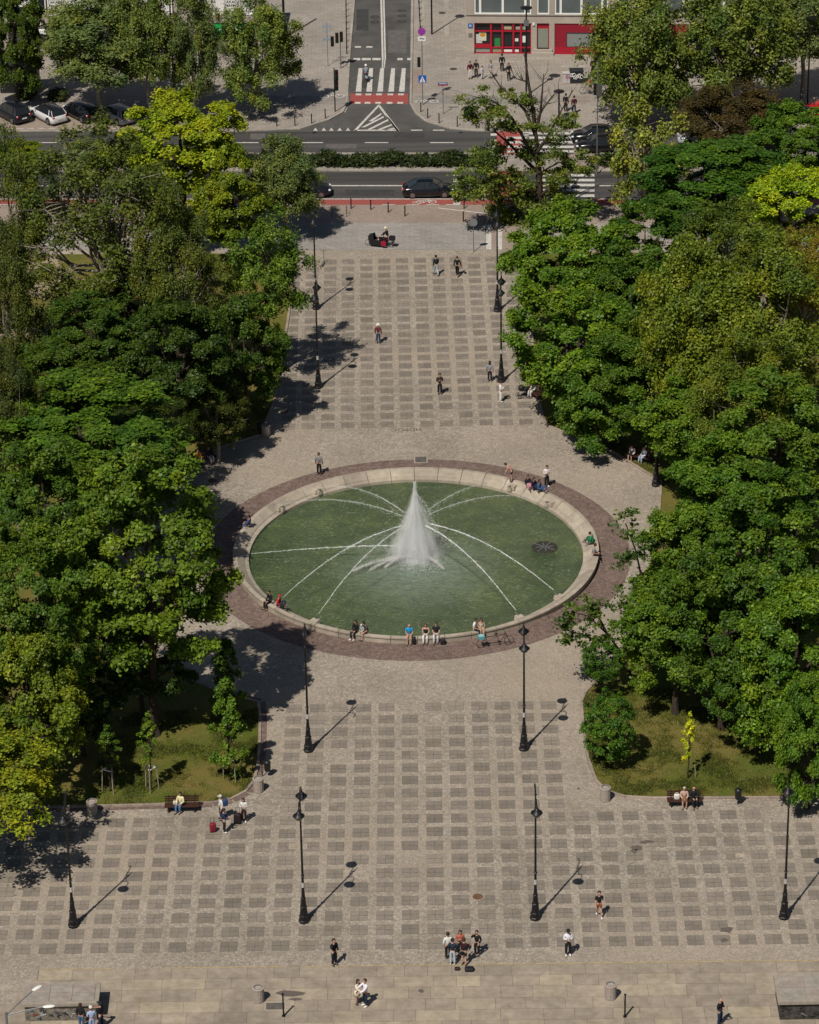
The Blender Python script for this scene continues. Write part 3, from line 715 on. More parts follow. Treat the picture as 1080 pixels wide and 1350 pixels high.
kind('olive1', 6, 5, 5.2, 560, 60, .155, limbs=52, mat='greybark', r0=.13, twigs=6, fill=.35, cr=(.05, .13), flat=.8, nsup=80, bough=.22)
kind('olive2', 7, 5, 5.2, 640, 85, .17, limbs=26, mat='greybark', r0=.12, twigs=4, fill=.4, cr=(.06, .14), flat=.8, nsup=76, bough=.23)
kind('plane1', 8, 5, 5.6, 620, 80, .215, limbs=18, mat='greybark', fill=.3, cr=(.07, .15), flat=.9, droop=.1, up=.35, nsup=84, bough=.24)
kind('plane2', 9, 5, 5.6, 600, 80, .215, limbs=18, mat='greybark', fill=.3, cr=(.07, .15), flat=.9, droop=.1, up=.35, lobes=10, nsup=76, bough=.25)
kind('lacy', 14, 5, 5, 480, 46, .22, limbs=30, r0=.10, twigs=5, fill=.3, cr=(.06, .14), flat=.8, nsup=60, bough=.22)
kind('young', 10, 3, 3.4, 220, 46, .20, limbs=22, mat='greybark', r0=.07, twigs=3, fill=.25, cr=(.08, .17), flat=.8, droop=.1, nsup=40)
kind('globe', 11, 1.6, 1.5, 200, 90, .11, limbs=8, r0=.05, fill=.75, cr=(.12, .18), lobes=3, low=-.95, nsup=110, bough=.10)
kind('sapling', 12, .75, 1.9, 100, 42, .12, limbs=14, r0=.03, fill=.2, cr=(.14, .28), taper=.5, low=-.98, flat=.8, nsup=26, bough=.2)
kind('slender', 13, 1.2, 3.0, 180, 62, .15, limbs=16, r0=.04, fill=.2, cr=(.11, .24), taper=.55, low=-.98, flat=.8, nsup=36, bough=.2)
TB = 1.82
SC = lambda py: (py + 1667) * .007827
def tree(kd, label, px, py, hw, vh, zc, tint, group='trees of the park wood', name='deciduous_tree', seed=0, cat='tree'):
    me, lb, a0, c0, bm_ = KIND[kd]
    hw, vh = hw * 1.07, vh * 1.07; c3 = G(px, py, zc); s = F / ((c3 - Vector((0, 0, H))).length)
    r_ = hw / s; cc = max(r_ * .42, math.sqrt(max(.2, (vh / s) ** 2 - (r_ * .49) ** 2)) / .86)
    cc = min(cc, zc * .95)
    rr = random.Random(px * 31 + py)
    t = thing(name, label, cat, (c3.x, c3.y, 0), rr.random() * 6.28, group)
    o = bpy.data.objects.new('crown', me); COL.objects.link(o); o.parent = t; o.location = (0, 0, zc); o.scale = (r_ / a0, r_ / a0, cc / c0)
    o.color = (min(tint[0] * 1.12, tint[1] * (.80 if tint[0] < .12 else 1)) * TB if kd != 'olive2' or tint[1] > tint[0] * .9 else tint[0] * TB, tint[1] * TB * 1.06, tint[2] * TB * .5, 1)
    l = bpy.data.objects.new('branches', lb); COL.objects.link(l); l.parent = t; l.location = (0, 0, zc); l.scale = o.scale
    tr = max(.05, r_ * .055); b = MB()
    pts = [(0, 0, -.1), (rr.gauss(0, .05), rr.gauss(0, .05), .5)] + [(rr.gauss(0, .05) * r_ * .4, rr.gauss(0, .05) * r_ * .4, zc * f) for f in (.35, .7, 1.0)] + [(0, 0, zc + cc * .55)]
    b.tube(pts, [tr * 1.5, tr * 1.1, tr, tr * .85, tr * .6, tr * .12], bm_, 8); b.build('trunk', t)
    return t
LIME, BRIGHT, MID, DARK, OLIVE, YOL, YEL, PLANE, BRN = (.148, .190, .014), (.085, .122, .012), (.056, .090, .011), (.036, .062, .010), (.082, .085, .020), (.120, .130, .022), (.150, .165, .022), (.080, .106, .056), (.046, .028, .026)
TREES = [
 # left wood
 ('maple1', 'bright lime-green maple rising in front of the main road at left', 238, 197, 78, 60, 9, LIME),
 ('maple2', 'bright green lower tree under the lime maple, beside the road', 306, 268, 50, 50, 6.5, BRIGHT),
 ('plane1', 'pale green young tree casting a round shadow by the cycle lane', 375, 240, 44, 44, 5.2, PLANE),
 ('lacy', 'mid-green tree at left edge of far avenue beside the first lamp', 350, 362, 54, 60, 9, (.062, .11, .022)),
 ('maple2', 'dark green tree bordering the far avenue, left of the shaded lamp', 322, 464, 54, 60, 6, (.034, .066, .012)),
 ('olive1', 'olive sparse-leaved tree with pale grey branches showing through', 142, 300, 112, 100, 12, (.060, .066, .018)),
 ('olive2', 'olive thin tree at the left picture edge below the road', 12, 284, 50, 74, 12, (.062, .076, .022)),
 ('maple3', 'small bright green tree touching the road at the far left edge', 26, 206, 32, 20, 7, BRIGHT),
 ('plane2', 'light green small tree by the road between maple and left edge', 112, 208, 36, 22, 6, PLANE),
 ('olive2', 'dull olive tree beside the bare yellow earth patch', 10, 430, 48, 85, 11, (.045, .055, .016)),
 ('olive2', 'olive-green tree between the branchy tree and the dark avenue trees', 228, 355, 56, 72, 11, (.052, .072, .018)),
 ('deep1', 'dark green tree right of the earth path', 122, 460, 64, 58, 9, (.030, .060, .012)),
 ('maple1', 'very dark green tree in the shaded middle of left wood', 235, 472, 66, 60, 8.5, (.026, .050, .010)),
 ('deep2', 'broad rich green tree filling the middle of the left edge', 115, 578, 118, 78, 11, (.044, .088, .014)),
 ('olive2', 'dark olive tree behind the broad rich green tree at left edge', 14, 555, 46, 65, 12, (.038, .048, .014)),
 ('deep1', 'large bright-mid green tree leaning towards the fountain rim at left', 192, 742, 102, 124, 12.5, (.060, .104, .016)),
 ('maple2', 'dark green tree at left edge level with the fountain top', 58, 668, 68, 70, 11, (.040, .080, .014)),
 ('deep2', 'mid-green tall tree left of the big fountain-side tree', 48, 812, 70, 98, 11, (.052, .094, .016)),
 ('maple3', 'yellowish green tree near the lower left corner of the wood', 38, 930, 72, 78, 6.8, (.078, .114, .018)),
 ('lacy', 'bright yellow-green tree overhanging the lower plaza at left edge', -22, 1035, 94, 64, 6, (.130, .160, .020)),
 ('olive2', 'thin dark shrubby tree near the litter bins, left of far avenue', 285, 545, 45, 38, 4, (.034, .042, .012)),
 ('maple3', 'dark lower tree under the fountain-side tree', 185, 868, 56, 52, 4.5, (.024, .050, .010)),  # leaf tint darkened to paint in the shade under the taller crowns
 ('maple2', 'very dark understorey tree at the shaded foot of left wood', 105, 925, 52, 52, 4, (.022, .046, .010)),  # shade of the wood put into this leaf tint as well
 ('olive2', 'dark small tree in the gap above the bench with orange sitter', 198, 560, 50, 36, 6, (.028, .046, .012)),
 ('olive2', 'low shrubby tree at the shaded centre of left wood, partly hidden', 165, 640, 62, 52, 6, (.032, .056, .012)),
 ('maple2', 'dark tree filling the wood between earth path and far-left edge tree', 70, 505, 60, 48, 8, (.036, .066, .012)),
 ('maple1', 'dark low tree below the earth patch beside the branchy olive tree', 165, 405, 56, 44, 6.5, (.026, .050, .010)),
 # right wood
 ('maple1', 'bright green tree nearest the far avenue under the half-bare tree', 748, 352, 76, 66, 8, (.066, .122, .016)),
 ('maple2', 'mid-green tree at right of far avenue beside the twin lamps', 765, 455, 84, 70, 6.5, (.056, .108, .015)),
 ('maple3', 'dark green low tree spreading to the ground by the right bench corner', 790, 526, 62, 56, 4.4, (.042, .090, .014)),
 ('deep2', 'dark green domed tree right of the pale young road tree', 932, 240, 84, 58, 10, (.032, .075, .013)),
 ('maple3', 'green tree at right edge below the red car', 1042, 195, 54, 46, 8, (.044, .092, .015)),
 ('maple1', 'vivid lime tree at right edge, the brightest in the right wood', 1050, 284, 66, 52, 10, (.150, .215, .014)),
 ('deep1', 'dark green tree behind the bright avenue tree at right', 850, 338, 62, 62, 9.5, (.034, .074, .013)),
 ('olive2', 'huge yellow-olive tree at right edge of the right wood', 1005, 432, 100, 92, 13, (.098, .106, .018)),
 ('plane1', 'yellow-green tree between dark avenue trees and huge olive tree', 908, 440, 64, 86, 12, (.084, .112, .018)),
 ('olive2', 'brownish olive tree top against the right edge under the lime tree', 1062, 372, 48, 50, 13, (.118, .092, .024)),
 ('maple2', 'mid-green tree above the bench with the two women', 908, 548, 68, 54, 7, (.052, .102, .015)),
 ('deep1', 'tall mid-green tree at right edge halfway down', 1028, 600, 80, 88, 11, (.054, .100, .016)),
 ('deep2', 'green tree to the right of the lamp behind the bench', 960, 660, 68, 72, 9, (.050, .104, .015)),
 ('maple3', 'green tree reaching towards the fountain grate side', 908, 738, 62, 62, 7, (.058, .110, .016)),
 ('deep1', 'dark-mid green tree at right edge level with the fountain', 1015, 745, 80, 96, 10, (.042, .086, .014)),
 ('maple1', 'green tree over the right lawn corner above the clipped globe trees', 894, 834, 72, 64, 6, (.056, .104, .016)),
 ('maple2', 'dark green tree shading the right lawn', 955, 835, 74, 76, 7, (.034, .072, .013)),
 ('deep2', 'large bright green tree at right edge above the lawn', 1050, 870, 72, 92, 7.5, (.064, .122, .016)),
 ('maple3', 'green tree at right edge beside the lawn and the lone lamp', 1068, 985, 48, 72, 4.4, (.050, .104, .015)),
 ('olive2', 'dull dark tree filling the gap above the yellow-green tree', 960, 335, 66, 54, 11, (.052, .078, .016)),
 ('maple2', 'dark lower tree in the gap right of the lamp and bench', 948, 630, 48, 46, 5, (.034, .070, .012)),
 ('maple1', 'dark tree in the gap between dome tree and avenue trees', 830, 400, 58, 52, 7, (.036, .074, .012)),
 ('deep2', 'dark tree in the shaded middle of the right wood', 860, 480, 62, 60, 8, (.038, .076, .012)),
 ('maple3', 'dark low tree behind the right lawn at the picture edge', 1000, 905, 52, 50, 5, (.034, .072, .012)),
 ('maple2', 'dark tree between the domed tree and the lime tree at right', 985, 255, 54, 50, 8, (.036, .074, .012)),
 ('olive2', 'olive tree below the huge yellow-olive tree', 985, 520, 66, 60, 11, (.070, .094, .017)),
]
for a in TREES: tree(*a)
STREET = [
 ('maple3', 'dark green street tree at the top left corner', 18, 55, 40, 56, 6.5, DARK),
 ('plane1', 'widest grey-green plane tree before the office with white panels', 128, 55, 72, 52, 7.5, PLANE),
 ('plane2', 'grey-green plane tree left of the tall thin lamp', 192, 50, 42, 54, 8, (.09, .108, .04)),
 ('plane1', 'narrow grey-green plane tree right of the tall thin lamp', 252, 56, 33, 60, 7.5, PLANE),
 ('plane2', 'grey-green plane tree at the street corner before the green shop sign', 338, 67, 50, 52, 6, (.092, .122, .042)),
 ('plane1', 'big plane tree hiding the end of the red shop front', 844, 68, 62, 74, 7.5, (.086, .112, .036)),
 ('plane2', 'big plane tree right of the one hiding the red shop', 968, 54, 72, 68, 8, (.088, .108, .034)),
 ('plane1', 'plane tree in the top right corner', 1062, 28, 52, 50, 8, PLANE),
 ('olive2', 'red-brown leaved low tree beyond the road at right', 966, 153, 72, 25, 3.4, (.044, .032, .022)),
]
for a in STREET: tree(*a, group='street trees beyond the road')
tree('young', 'young pale green tree with thin crown at right end of the zebra', 850, 216, 45, 62, 5.2, (.125, .150, .045), 'street trees beyond the road')
# staked saplings on the lawns
def stakes(t, n, h, r_):
    for k in range(n):
        a = 2 * math.pi * k / n + .5; b = MB(); b.tube([(r_ * 1.25 * math.cos(a), r_ * 1.25 * math.sin(a), 0), (r_ * math.cos(a), r_ * math.sin(a), h)], .035, M['stake'], 6); b.build('stake', t)
    b = MB(); b.tube([(r_ * math.cos(2 * math.pi * k / n + .5), r_ * math.sin(2 * math.pi * k / n + .5), h - .1) for k in range(n)] + [(r_ * math.cos(.5), r_ * math.sin(.5), h - .1)], .04, M['white'], 5); b.build('tie_band', t)
for lab, px, py, hw, vh, zc, n, kd, tint in (
    ('smallest staked sapling on the left lawn, in the shade at its left', 141, 984, 14, 23, 3.3, 3, 'sapling', (.05, .09, .018)),
    ('staked sapling in the middle of the left lawn', 196, 973, 13, 28, 3.8, 3, 'sapling', (.075, .125, .022)),
    ('tallest staked sapling on the left lawn, next to the bins', 299, 950, 21, 50, 4.4, 2, 'slender', (.062, .115, .018)),
    ('yellow-leaved sapling on the right lawn behind the elderly couple', 909, 972, 8.5, 27, 3.0, 1, 'sapling', (.36, .38, .03))):
    t = tree(kd, lab, px, py, hw, vh, zc, tint, 'staked saplings on the lawns', 'young_sapling'); stakes(t, n, 1.75 if n > 1 else 1.0, .38)
tree('slender', 'slender dark young tree in the shade beside the fountain-side tree', 298, 890, 20, 44, 4.2, (.034, .066, .013), 'staked saplings on the lawns', 'young_sapling')
for lab, px, py, hw, vh, zc in (('clipped globe tree standing lowest on the right lawn edge', 804, 956, 33, 36, 3.1), ('smaller clipped globe tree above it beside the path', 794, 871, 25, 23, 2.9)):
    tree('globe', lab, px, py, hw, vh, zc, (.034, .082, .014), 'clipped globe trees', 'clipped_tree')
# the half-bare tree: limbs and their leafy sprays, given real depth round its trunk
base = G(712, 296); TY = base.y
t = thing('half_bare_tree', 'tall half-bare tree with bare upper branches and tufts of new leaves', 'tree', base)
rr = random.Random(4); limbs_def = [
 (.34, [(712, 296), (711, 250), (710, 215), (707, 180), (703, 150)], 0, 0),
 (.16, [(706, 170), (702, 140), (697, 110), (693, 80), (692, 62)], .5, 1.2), (.12, [(709, 165), (713, 145), (715, 120), (717, 97)], -.3, -.6),
 (.10, [(708, 158), (716, 143), (726, 130), (737, 116)], .2, 1.5), (.12, [(709, 200), (722, 180), (735, 155), (755, 119)], -.5, -2.2),
 (.15, [(709, 215), (697, 195), (687, 175), (675, 155), (660, 140), (642, 137)], .2, -2.0), (.13, [(706, 178), (693, 146), (678, 130), (660, 114), (645, 92)], .4, 2.4),
 (.14, [(710, 228), (692, 210), (672, 190), (655, 175), (643, 160)], .2, 1.2), (.11, [(711, 255), (690, 248), (668, 245), (640, 240), (618, 238)], -.2, -2.2),
 (.10, [(712, 258), (728, 245), (745, 232), (762, 224), (775, 229)], -.2, -1.6), (.09, [(712, 265), (725, 260), (738, 250), (748, 245)], 0, 1.2),
 (.10, [(711, 270), (695, 268), (676, 266), (655, 262)], 0, 2.0), (.07, [(660, 140), (650, 133), (630, 128), (612, 137)], -1.4, -2.2), (.06, [(693, 107), (682, 104), (675, 99)], .9, 1.3),
 (.08, [(711, 235), (722, 222), (738, 214), (752, 216)], 0, .8), (.08, [(675, 155), (663, 152), (645, 150), (632, 160)], -1.2, -2.4)]
b = MB(); tips = []
for r0, pts, d0, d1 in limbs_def:
    n = len(pts); P = [GY(x, y, TY + d0 + (d1 - d0) * i / (n - 1)) - base for i, (x, y) in enumerate(pts)]
    b.tube(P, [1.25 * r0 * (1 - .8 * i / (n - 1)) for i in range(n)], M['bark'], 7); tips.append(P)
tw = []
for P in tips[1:]:
    for k in range(16 if len(P) > 4 else 10):
        i = rr.randrange(1, len(P)); p = P[i - 1].lerp(P[i], rr.random()); d_ = (P[i] - P[i - 1]).normalized(); L_ = rr.uniform(.5, 1.7)
        e_ = p + (d_ * .6 + Vector((rr.gauss(0, .6), rr.gauss(0, .6), rr.uniform(.0, .9)))) * L_; b.tube([p, p.lerp(e_, .5) + Vector((rr.gauss(0, .08), rr.gauss(0, .08), -.06)), e_], [.028, .018, .008], M['bark'], 4); tw.append(e_)
b.build('trunk', t)
def sprays(name, parent, centres, per, size, tint, seed):
    g = np.random.default_rng(seed); V, TN, CT = [], [], []
    for c, r_, fr in centres:
        n = int(per * fr); P = np.array(c) + g.normal(size=(n, 3)) * np.array([r_, r_, r_ * .5])
        nn = np.array([0, 0, .7]) + g.normal(size=(n, 3)) * .5; nn /= np.linalg.norm(nn, axis=1)[:, None]
        q_ = g.normal(size=(n, 3)); q_ -= nn * (q_ * nn).sum(1)[:, None]; q_ /= np.linalg.norm(q_, axis=1)[:, None]; bt = np.cross(nn, q_); s = size * g.uniform(.6, 1.3, n)[:, None]
        V.append(np.stack([P - q_ * s * .62, P + bt * s * .4, P + q_ * s * .62, P - bt * s * .4], 1).reshape(-1, 3)); TN.append(np.clip(g.normal(.5, .2, n), 0, 1)); CT.append(np.full(n, g.random()))
    V = np.concatenate(V); TN = np.concatenate(TN); CT = np.concatenate(CT); N = len(TN)
    me = bpy.data.meshes.new(name); me.from_pydata(V.tolist(), [], np.arange(4 * N).reshape(-1, 4).tolist())
    me.attributes.new('tone', 'FLOAT', 'FACE').data.foreach_set('value', TN.astype(np.float32)); me.attributes.new('clump', 'FLOAT', 'FACE').data.foreach_set('value', CT.astype(np.float32))
    me.materials.append(M['leaf']); o = bpy.data.objects.new(name, me); COL.objects.link(o); o.parent = parent; o.color = (*tint, 1); return o
cs = []
for (x, y, n, r_, dd) in ((625, 140, 6, .75, -2), (648, 150, 5, .7, -2.2), (664, 165, 6, .7, .8), (690, 168, 5, .6, 1), (640, 215, 7, .9, -.5), (655, 200, 5, .8, 1.2), (625, 243, 9, .9, -2), (650, 246, 8, .9, -1.2), (676, 235, 6, .8, .5), (690, 262, 7, .9, 1.5), (660, 270, 7, .9, 2), (735, 175, 6, .8, -1), (722, 195, 5, .8, .5), (700, 205, 5, .8, .8), (765, 222, 5, .65, -1.6), (745, 215, 4, .6, .8), (728, 265, 6, .9, 1), (705, 285, 8, 1.0, -.6), (675, 285, 7, .9, .5), (690, 140, 3, .5, 1.2), (608, 150, 3, .5, -2.2), (672, 120, 2, .4, 1.8), (726, 230, 4, .7, .2), (748, 158, 4, .6, -1.6), (606, 252, 4, .7, -2.2)):
    for k in range(n + (4 if y > 225 else 1)): cs.append((GY(x + rr.gauss(0, 11), y + rr.gauss(0, 9), TY + dd + rr.gauss(0, .8)) - base, rr.uniform(.28, .5) * r_, 1))
for e_ in tw:
    if rr.random() < .62 and e_.z < 11.5: cs.append((e_, rr.uniform(.16, .34), .6))
sprays('crown', t, cs, 125, .2, (.14, .185, .028), 5)
# thin twigs of the tree that reaches over the rim
t = thing('leaning_branch_tree', 'thin leaning tree with sparse leafy twigs reaching over the brick ring', 'tree', G(835, 905))
Yb = G(835, 905).y; bs = G(835, 905); b = MB(); cs = []
for pts in ([(835, 905), (825, 868), (800, 835), (775, 812), (752, 806)], [(826, 870), (796, 848), (770, 838), (745, 830)], [(830, 890), (838, 850), (842, 815), (828, 788)], [(838, 840), (848, 770), (838, 725), (825, 690)], [(800, 835), (790, 815), (786, 798)]):
    P = [GY(x, y, Yb - .25 * i) - bs for i, (x, y) in enumerate(pts)]; b.tube(P, [.10 * (1 - .2 * i) for i in range(len(pts))], M['bark'], 6)
    for i, p in enumerate(P[1:]):
        for k in range(5 if i else 3): cs.append((p + Vector((rr.gauss(0, .5), rr.gauss(0, .6), rr.gauss(0, .4))), rr.uniform(.14, .3), 1))
for (x, y) in ((760, 838), (752, 808), (742, 830), (785, 800), (820, 790), (835, 735), (828, 700), (850, 720), (822, 745)):
    for k in range(4): cs.append((GY(x + rr.gauss(0, 9), y + rr.gauss(0, 7), Yb - .8) - bs, rr.uniform(.15, .3), 1))
b.build('trunk', t); sprays('crown', t, cs, 26, .22, (.07, .12, .018), 8)

# hedge on the median, shrubs by the car park
def hedge(name, label, px0, px1, py0, py1, h, tint, n, size=.22, cat='hedge'):
    a, bb = G(px0, (py0 + py1) / 2), G(px1, (py0 + py1) / 2); dep = (G(px0, py0) - G(px0, py1)).length
    t = thing(name, label, cat, a); d = bb - a; L = d.length; u = d.normalized(); v = Vector((-u.y, u.x, 0)); g = random.Random(px0); cs = []
    for i in range(n):
        x = g.random() * L; hh = h * (.75 + .35 * math.sin(x * 1.7) * math.sin(x * .53) + g.uniform(-.1, .1)); f = g.uniform(-.45, .45)
        cs.append((u * x + v * dep * f + Vector((0, 0, max(.12, hh * (1 - (2 * f) ** 4 * .5) * g.random() ** .4))), g.uniform(.12, .24), 1))
    b = MB()
    for i in range(int(L / 1.2)): b.tube([u * (i * 1.2 + .5), u * (i * 1.2 + .6) + Vector((0, 0, h * .7))], .03, M['bark'], 5)
    b.build('stems', t); sprays('foliage', t, cs, 30, size, tint, px0 + 999); return t
hedge('clipped_hedge', 'dark green hedge along the middle of the main road', -40, 655, 209, 221, .85, (.034, .052, .013), 1500)
hedge('clipped_hedge', 'short hedge on the median right of the zebra crossing', 787, 930, 210, 221, .8, (.036, .062, .014), 320)
hedge('low_shrub', 'low green shrub behind the white hatchback at far left', 25, 44, 126, 134, .9, (.06, .08, .02), 60, cat='shrub')
hedge('low_shrub', 'low green shrub between white and black parked cars', 68, 86, 126, 135, .9, (.06, .08, .02), 60, cat='shrub')

# ------------------------------------------------------------------ people
def skin_obj(name, V, E, rad, mat, parent, roots=(0,), sub=1):
    me = bpy.data.meshes.new(name); me.from_pydata([tuple(v) for v in V], E, [])
    me.materials.append(mat); o = bpy.data.objects.new(name, me); COL.objects.link(o); o.parent = parent
    k = o.modifiers.new('skin', 'SKIN'); k.use_smooth_shade = True; k.branch_smoothing = .4
    for i, r_ in enumerate(rad):
        s = me.skin_vertices[0].data[i]; s.radius = (r_, r_) if not isinstance(r_, tuple) else r_; s.use_root = i in roots
    if sub: q_ = o.modifiers.new('sub', 'SUBSURF'); q_.levels = sub; q_.render_levels = sub
    return o
def rx(v, a, piv): # pitch forward (towards -Y) about a pivot
    y, z = v[1] - piv[1], v[2] - piv[2]; c, s = math.cos(a), math.sin(a)
    return Vector((v[0], piv[1] + y * c - z * s, piv[2] + y * s + z * c))
def person(label, px, py, a, pose='stand', top=(.1, .1, .1), bot=(.05, .05, .06), hair=(.03, .02, .015), h=1.75, arms='down', legs='trousers', sleeves='long', long_hair=False, hat=None, shoes=(.05, .05, .05), seat=None, loc=None, lean=0, z=0.014, bald=False, turn=0, skin=None):
    p0 = loc if loc is not None else G(px, py)
    t = thing('person', label, 'person', (p0[0], p0[1], z if loc is None else p0[2]), R(a)); k = h / 1.75; t.scale = (k, k, k)
    sk = skin or M['skin']; J = {}
    sit = pose in ('sit', 'ground', 'ride')
    zp = .95
    if pose == 'sit': zp = (seat or .46) / k + .10
    if pose == 'ground': zp = .13
    if pose == 'ride': zp = .98
    J['pel'] = Vector((0, 0, zp)); dz = zp - .95
    up = {'wst': (0, .005, 1.10), 'che': (0, .0, 1.30), 'nkb': (0, .01, 1.46), 'nck': (0, -.005, 1.53), 'jaw': (0, -.03, 1.585), 'hed': (0, -.012, 1.66), 'crn': (0, -.005, 1.735)}
    for s, n in ((-1, 'r'), (1, 'l')):
        up['sh' + n] = (s * .19, .01, 1.40)
        if arms == 'down': el, wr, tip = (s * .245, .03, 1.13), (s * .25, -.06, .90), (s * .245, -.09, .81)
        elif arms == 'phone': el, wr, tip = (s * .235, .0, 1.13), (s * .09, -.26, 1.24), (s * .05, -.32, 1.30)
        elif arms == 'head': el, wr, tip = ((s * .30, -.14, 1.30), (s * .14, -.15, 1.56), (s * .10, -.13, 1.64)) if n == 'r' else ((s * .25, .03, 1.13), (s * .18, -.16, .98), (s * .15, -.2, .93))
        elif arms == 'up': el, wr, tip = (s * .33, -.06, 1.44), (s * .20, -.16, 1.64), (s * .16, -.18, 1.72)
        elif arms == 'fold': el, wr, tip = (s * .245, .0, 1.12), (s * .03, -.19, 1.14), (-s * .06, -.21, 1.15)
        elif arms == 'lap': el, wr, tip = (s * .24, -.06, 1.14), (s * .12, -.32, 1.06), (s * .08, -.40, 1.04)
        elif arms == 'walk': el, wr, tip = (s * .24, s * .10, 1.14), (s * .24, s * .10 - .10, .92), (s * .23, s * .10 - .15, .84)
        elif arms == 'reach': el, wr, tip = (s * .23, -.22, 1.22), (s * .20, -.46, 1.16), (s * .19, -.54, 1.14)
        elif arms == 'side': el, wr, tip = (s * .27, .06, 1.13), (s * .33, -.02, .90), (s * .34, -.05, .82)
        up['el' + n], up['wr' + n], up['tp' + n] = el, wr, tip
    for n, v in up.items():
        v = Vector(v) + Vector((0, 0, dz)); J[n] = rx(v, lean, J['pel'])
        if n in ('jaw', 'hed', 'crn') and arms in ('phone', 'lap'): J[n] = rx(J[n], .22, J['nck'])
    for s, n in ((-1, 'r'), (1, 'l')):
        J['hp' + n] = J['pel'] + Vector((s * .09, 0, -.03))
        if pose in ('stand', 'bend'): kn, an, to = (s * .10, -.02, .50), (s * .11, .03, .09), (s * .13, -.14, .035)
        elif pose == 'walk': kn, an, to = ((s * .09, -.12, .52), (s * .09, -.20, .10), (s * .10, -.37, .06)) if n == 'l' else ((s * .09, .03, .50), (s * .09, .30, .14), (s * .10, .18, .035))
        elif pose == 'sit': kn, an, to = (s * .13, -.42, zp + .02), (s * .12, -.44 + s * .05, .09), (s * .13, -.60 + s * .05, .035)
        elif pose == 'ground': kn, an, to = (s * .2, -.42, .42), (s * .14, -.58, .09), (s * .15, -.73, .04)
        elif pose == 'ride': kn, an, to = (s * .12, -.30, .68 + s * .12), (s * .12, -.16, .30 + s * .12), (s * .12, -.32, .26 + s * .12)
        J['kn' + n], J['an' + n], J['to' + n] = Vector(kn), Vector(an), Vector(to)
        if pose == 'sit' and seat: J['kn' + n].z = max(.4, zp + .0)
    if turn:
        for n in ('jaw', 'hed', 'crn'): J[n] = J['nck'] + Matrix.Rotation(R(turn), 3, 'Z') @ (J[n] - J['nck'])
    def chain(spec, name, mat, roots):
        idx = {}; V, E, rad = [], [], []
        for item in spec:
            pr = None
            for nm, r_ in item:
                v = J[nm] if isinstance(nm, str) else nm
                key = nm if isinstance(nm, str) else tuple(nm)
                if key not in idx: idx[key] = len(V); V.append(v); rad.append(r_)
                if pr is not None: E.append((pr, idx[key]))
                pr = idx[key]
        return skin_obj(name, V, E, rad, mat, t, [idx[r_] for r_ in roots])
    mid = lambda p, q, f: tuple(J[p].lerp(J[q], f))
    body = [[('pel', .115), ('wst', .10), ('che', .12), ('nkb', .06), ('nck', .055), ('jaw', .068), ('hed', .098), ('crn', .062)], [('hed', .098), (tuple(J['hed'] + (J['jaw'] - J['crn']).cross(Vector((1, 0, 0))).normalized() * -.125 * (1 if True else 1)), .012)]]
    f_ = (J['jaw'] - J['crn']).cross(Vector((1, 0, 0))); f_ = f_ if f_.y < 0 else -f_
    if turn: f_ = Matrix.Rotation(R(turn), 3, 'Z') @ Vector((0, -1, -.05))
    f_.normalize(); fwd = f_
    body = body[:1]; roots = ['pel']
    for n in 'rl':
        body.append([('che', .12), ('sh' + n, .058), ('el' + n, .042), ('wr' + n, .030), (mid('wr' + n, 'tp' + n, .55), .034)])
        body.append([('pel', .115), ('hp' + n, .086), ('kn' + n, .062), ('an' + n, .044), ('to' + n, .038)])
    palm = {}
    o = chain(body, 'body', sk, roots)
    # nose, ears and five-fingered hands, joined to the body as short tapered pieces
    b = MB()
    hc = J['hed']; side = Vector((0, 0, 1)).cross(fwd).normalized(); upv = fwd.cross(side)
    b.tube([hc + fwd * .085 + upv * .03, hc + fwd * .118 - upv * .02, hc + fwd * .09 - upv * .03], [.010, .018, .012], sk, 5)
    for s in (-1, 1): b.ell(hc + side * s * .098 - upv * .01, (.014, .022, .034), sk, 6, 4)
    b.tube([hc + fwd * .094 - upv * .062 - side * .025, hc + fwd * .098 - upv * .062 + side * .025], .008, plain((.35, .12, .10), .6), 4)
    fc = b.build('face', t, True)
    b = MB()
    for s in (-1, 1): b.ell(hc + fwd * .092 + side * s * .034 + upv * .012, (.012, .012, .009), M['black'], 6, 4)
    b.build('eyes', fc)
    for s, n in ((-1, 'r'), (1, 'l')):
        b = MB(); w_, tp = J['wr' + n], J['tp' + n]; d = (tp - w_).normalized(); sd_ = d.cross(Vector((0, 0, 1)) if abs(d.z) < .8 else Vector((0, 1, 0))).normalized(); nn = d.cross(sd_)
        b.tube([w_ + d * .01, w_ + d * .05, w_ + d * .09], [.028, .036, .030], sk, 6)
        for q_ in range(4):
            r0 = w_ + d * .085 + sd_ * (q_ - 1.5) * .019; L = (.065, .078, .072, .055)[q_]
            b.tube([r0, r0 + d * L * .55 + nn * .006, r0 + d * L * .9 + nn * .022], [.0095, .0085, .0065], sk, 5)
        r0 = w_ + d * .04 - sd_ * .03; b.tube([r0, r0 - sd_ * .025 + d * .03, r0 - sd_ * .03 + d * .06], [.012, .010, .008], sk, 5)
        b.build('hand', t, True)
    # clothes
    tm = plain(top, .8, 0, .15, .10, 12); bm_ = plain(bot, .8, 0, .15, .10, 12)
    sh = [[('pel', .148), ('wst', .138), ('che', .165), ('nkb', .085)]]
    for n in 'rl':
        c_ = [('che', .165), ('sh' + n, .085), ('el' + n, .066)]
        if sleeves == 'short': c_[-1] = (mid('sh' + n, 'el' + n, .75), .06)
        elif sleeves == 'none': c_ = c_[:1] + [(mid('che', 'sh' + n, .8), .065)]
        else: c_.append(('wr' + n, .052))
        sh.append(c_)
    chain(sh, 'top', tm, ['pel'])
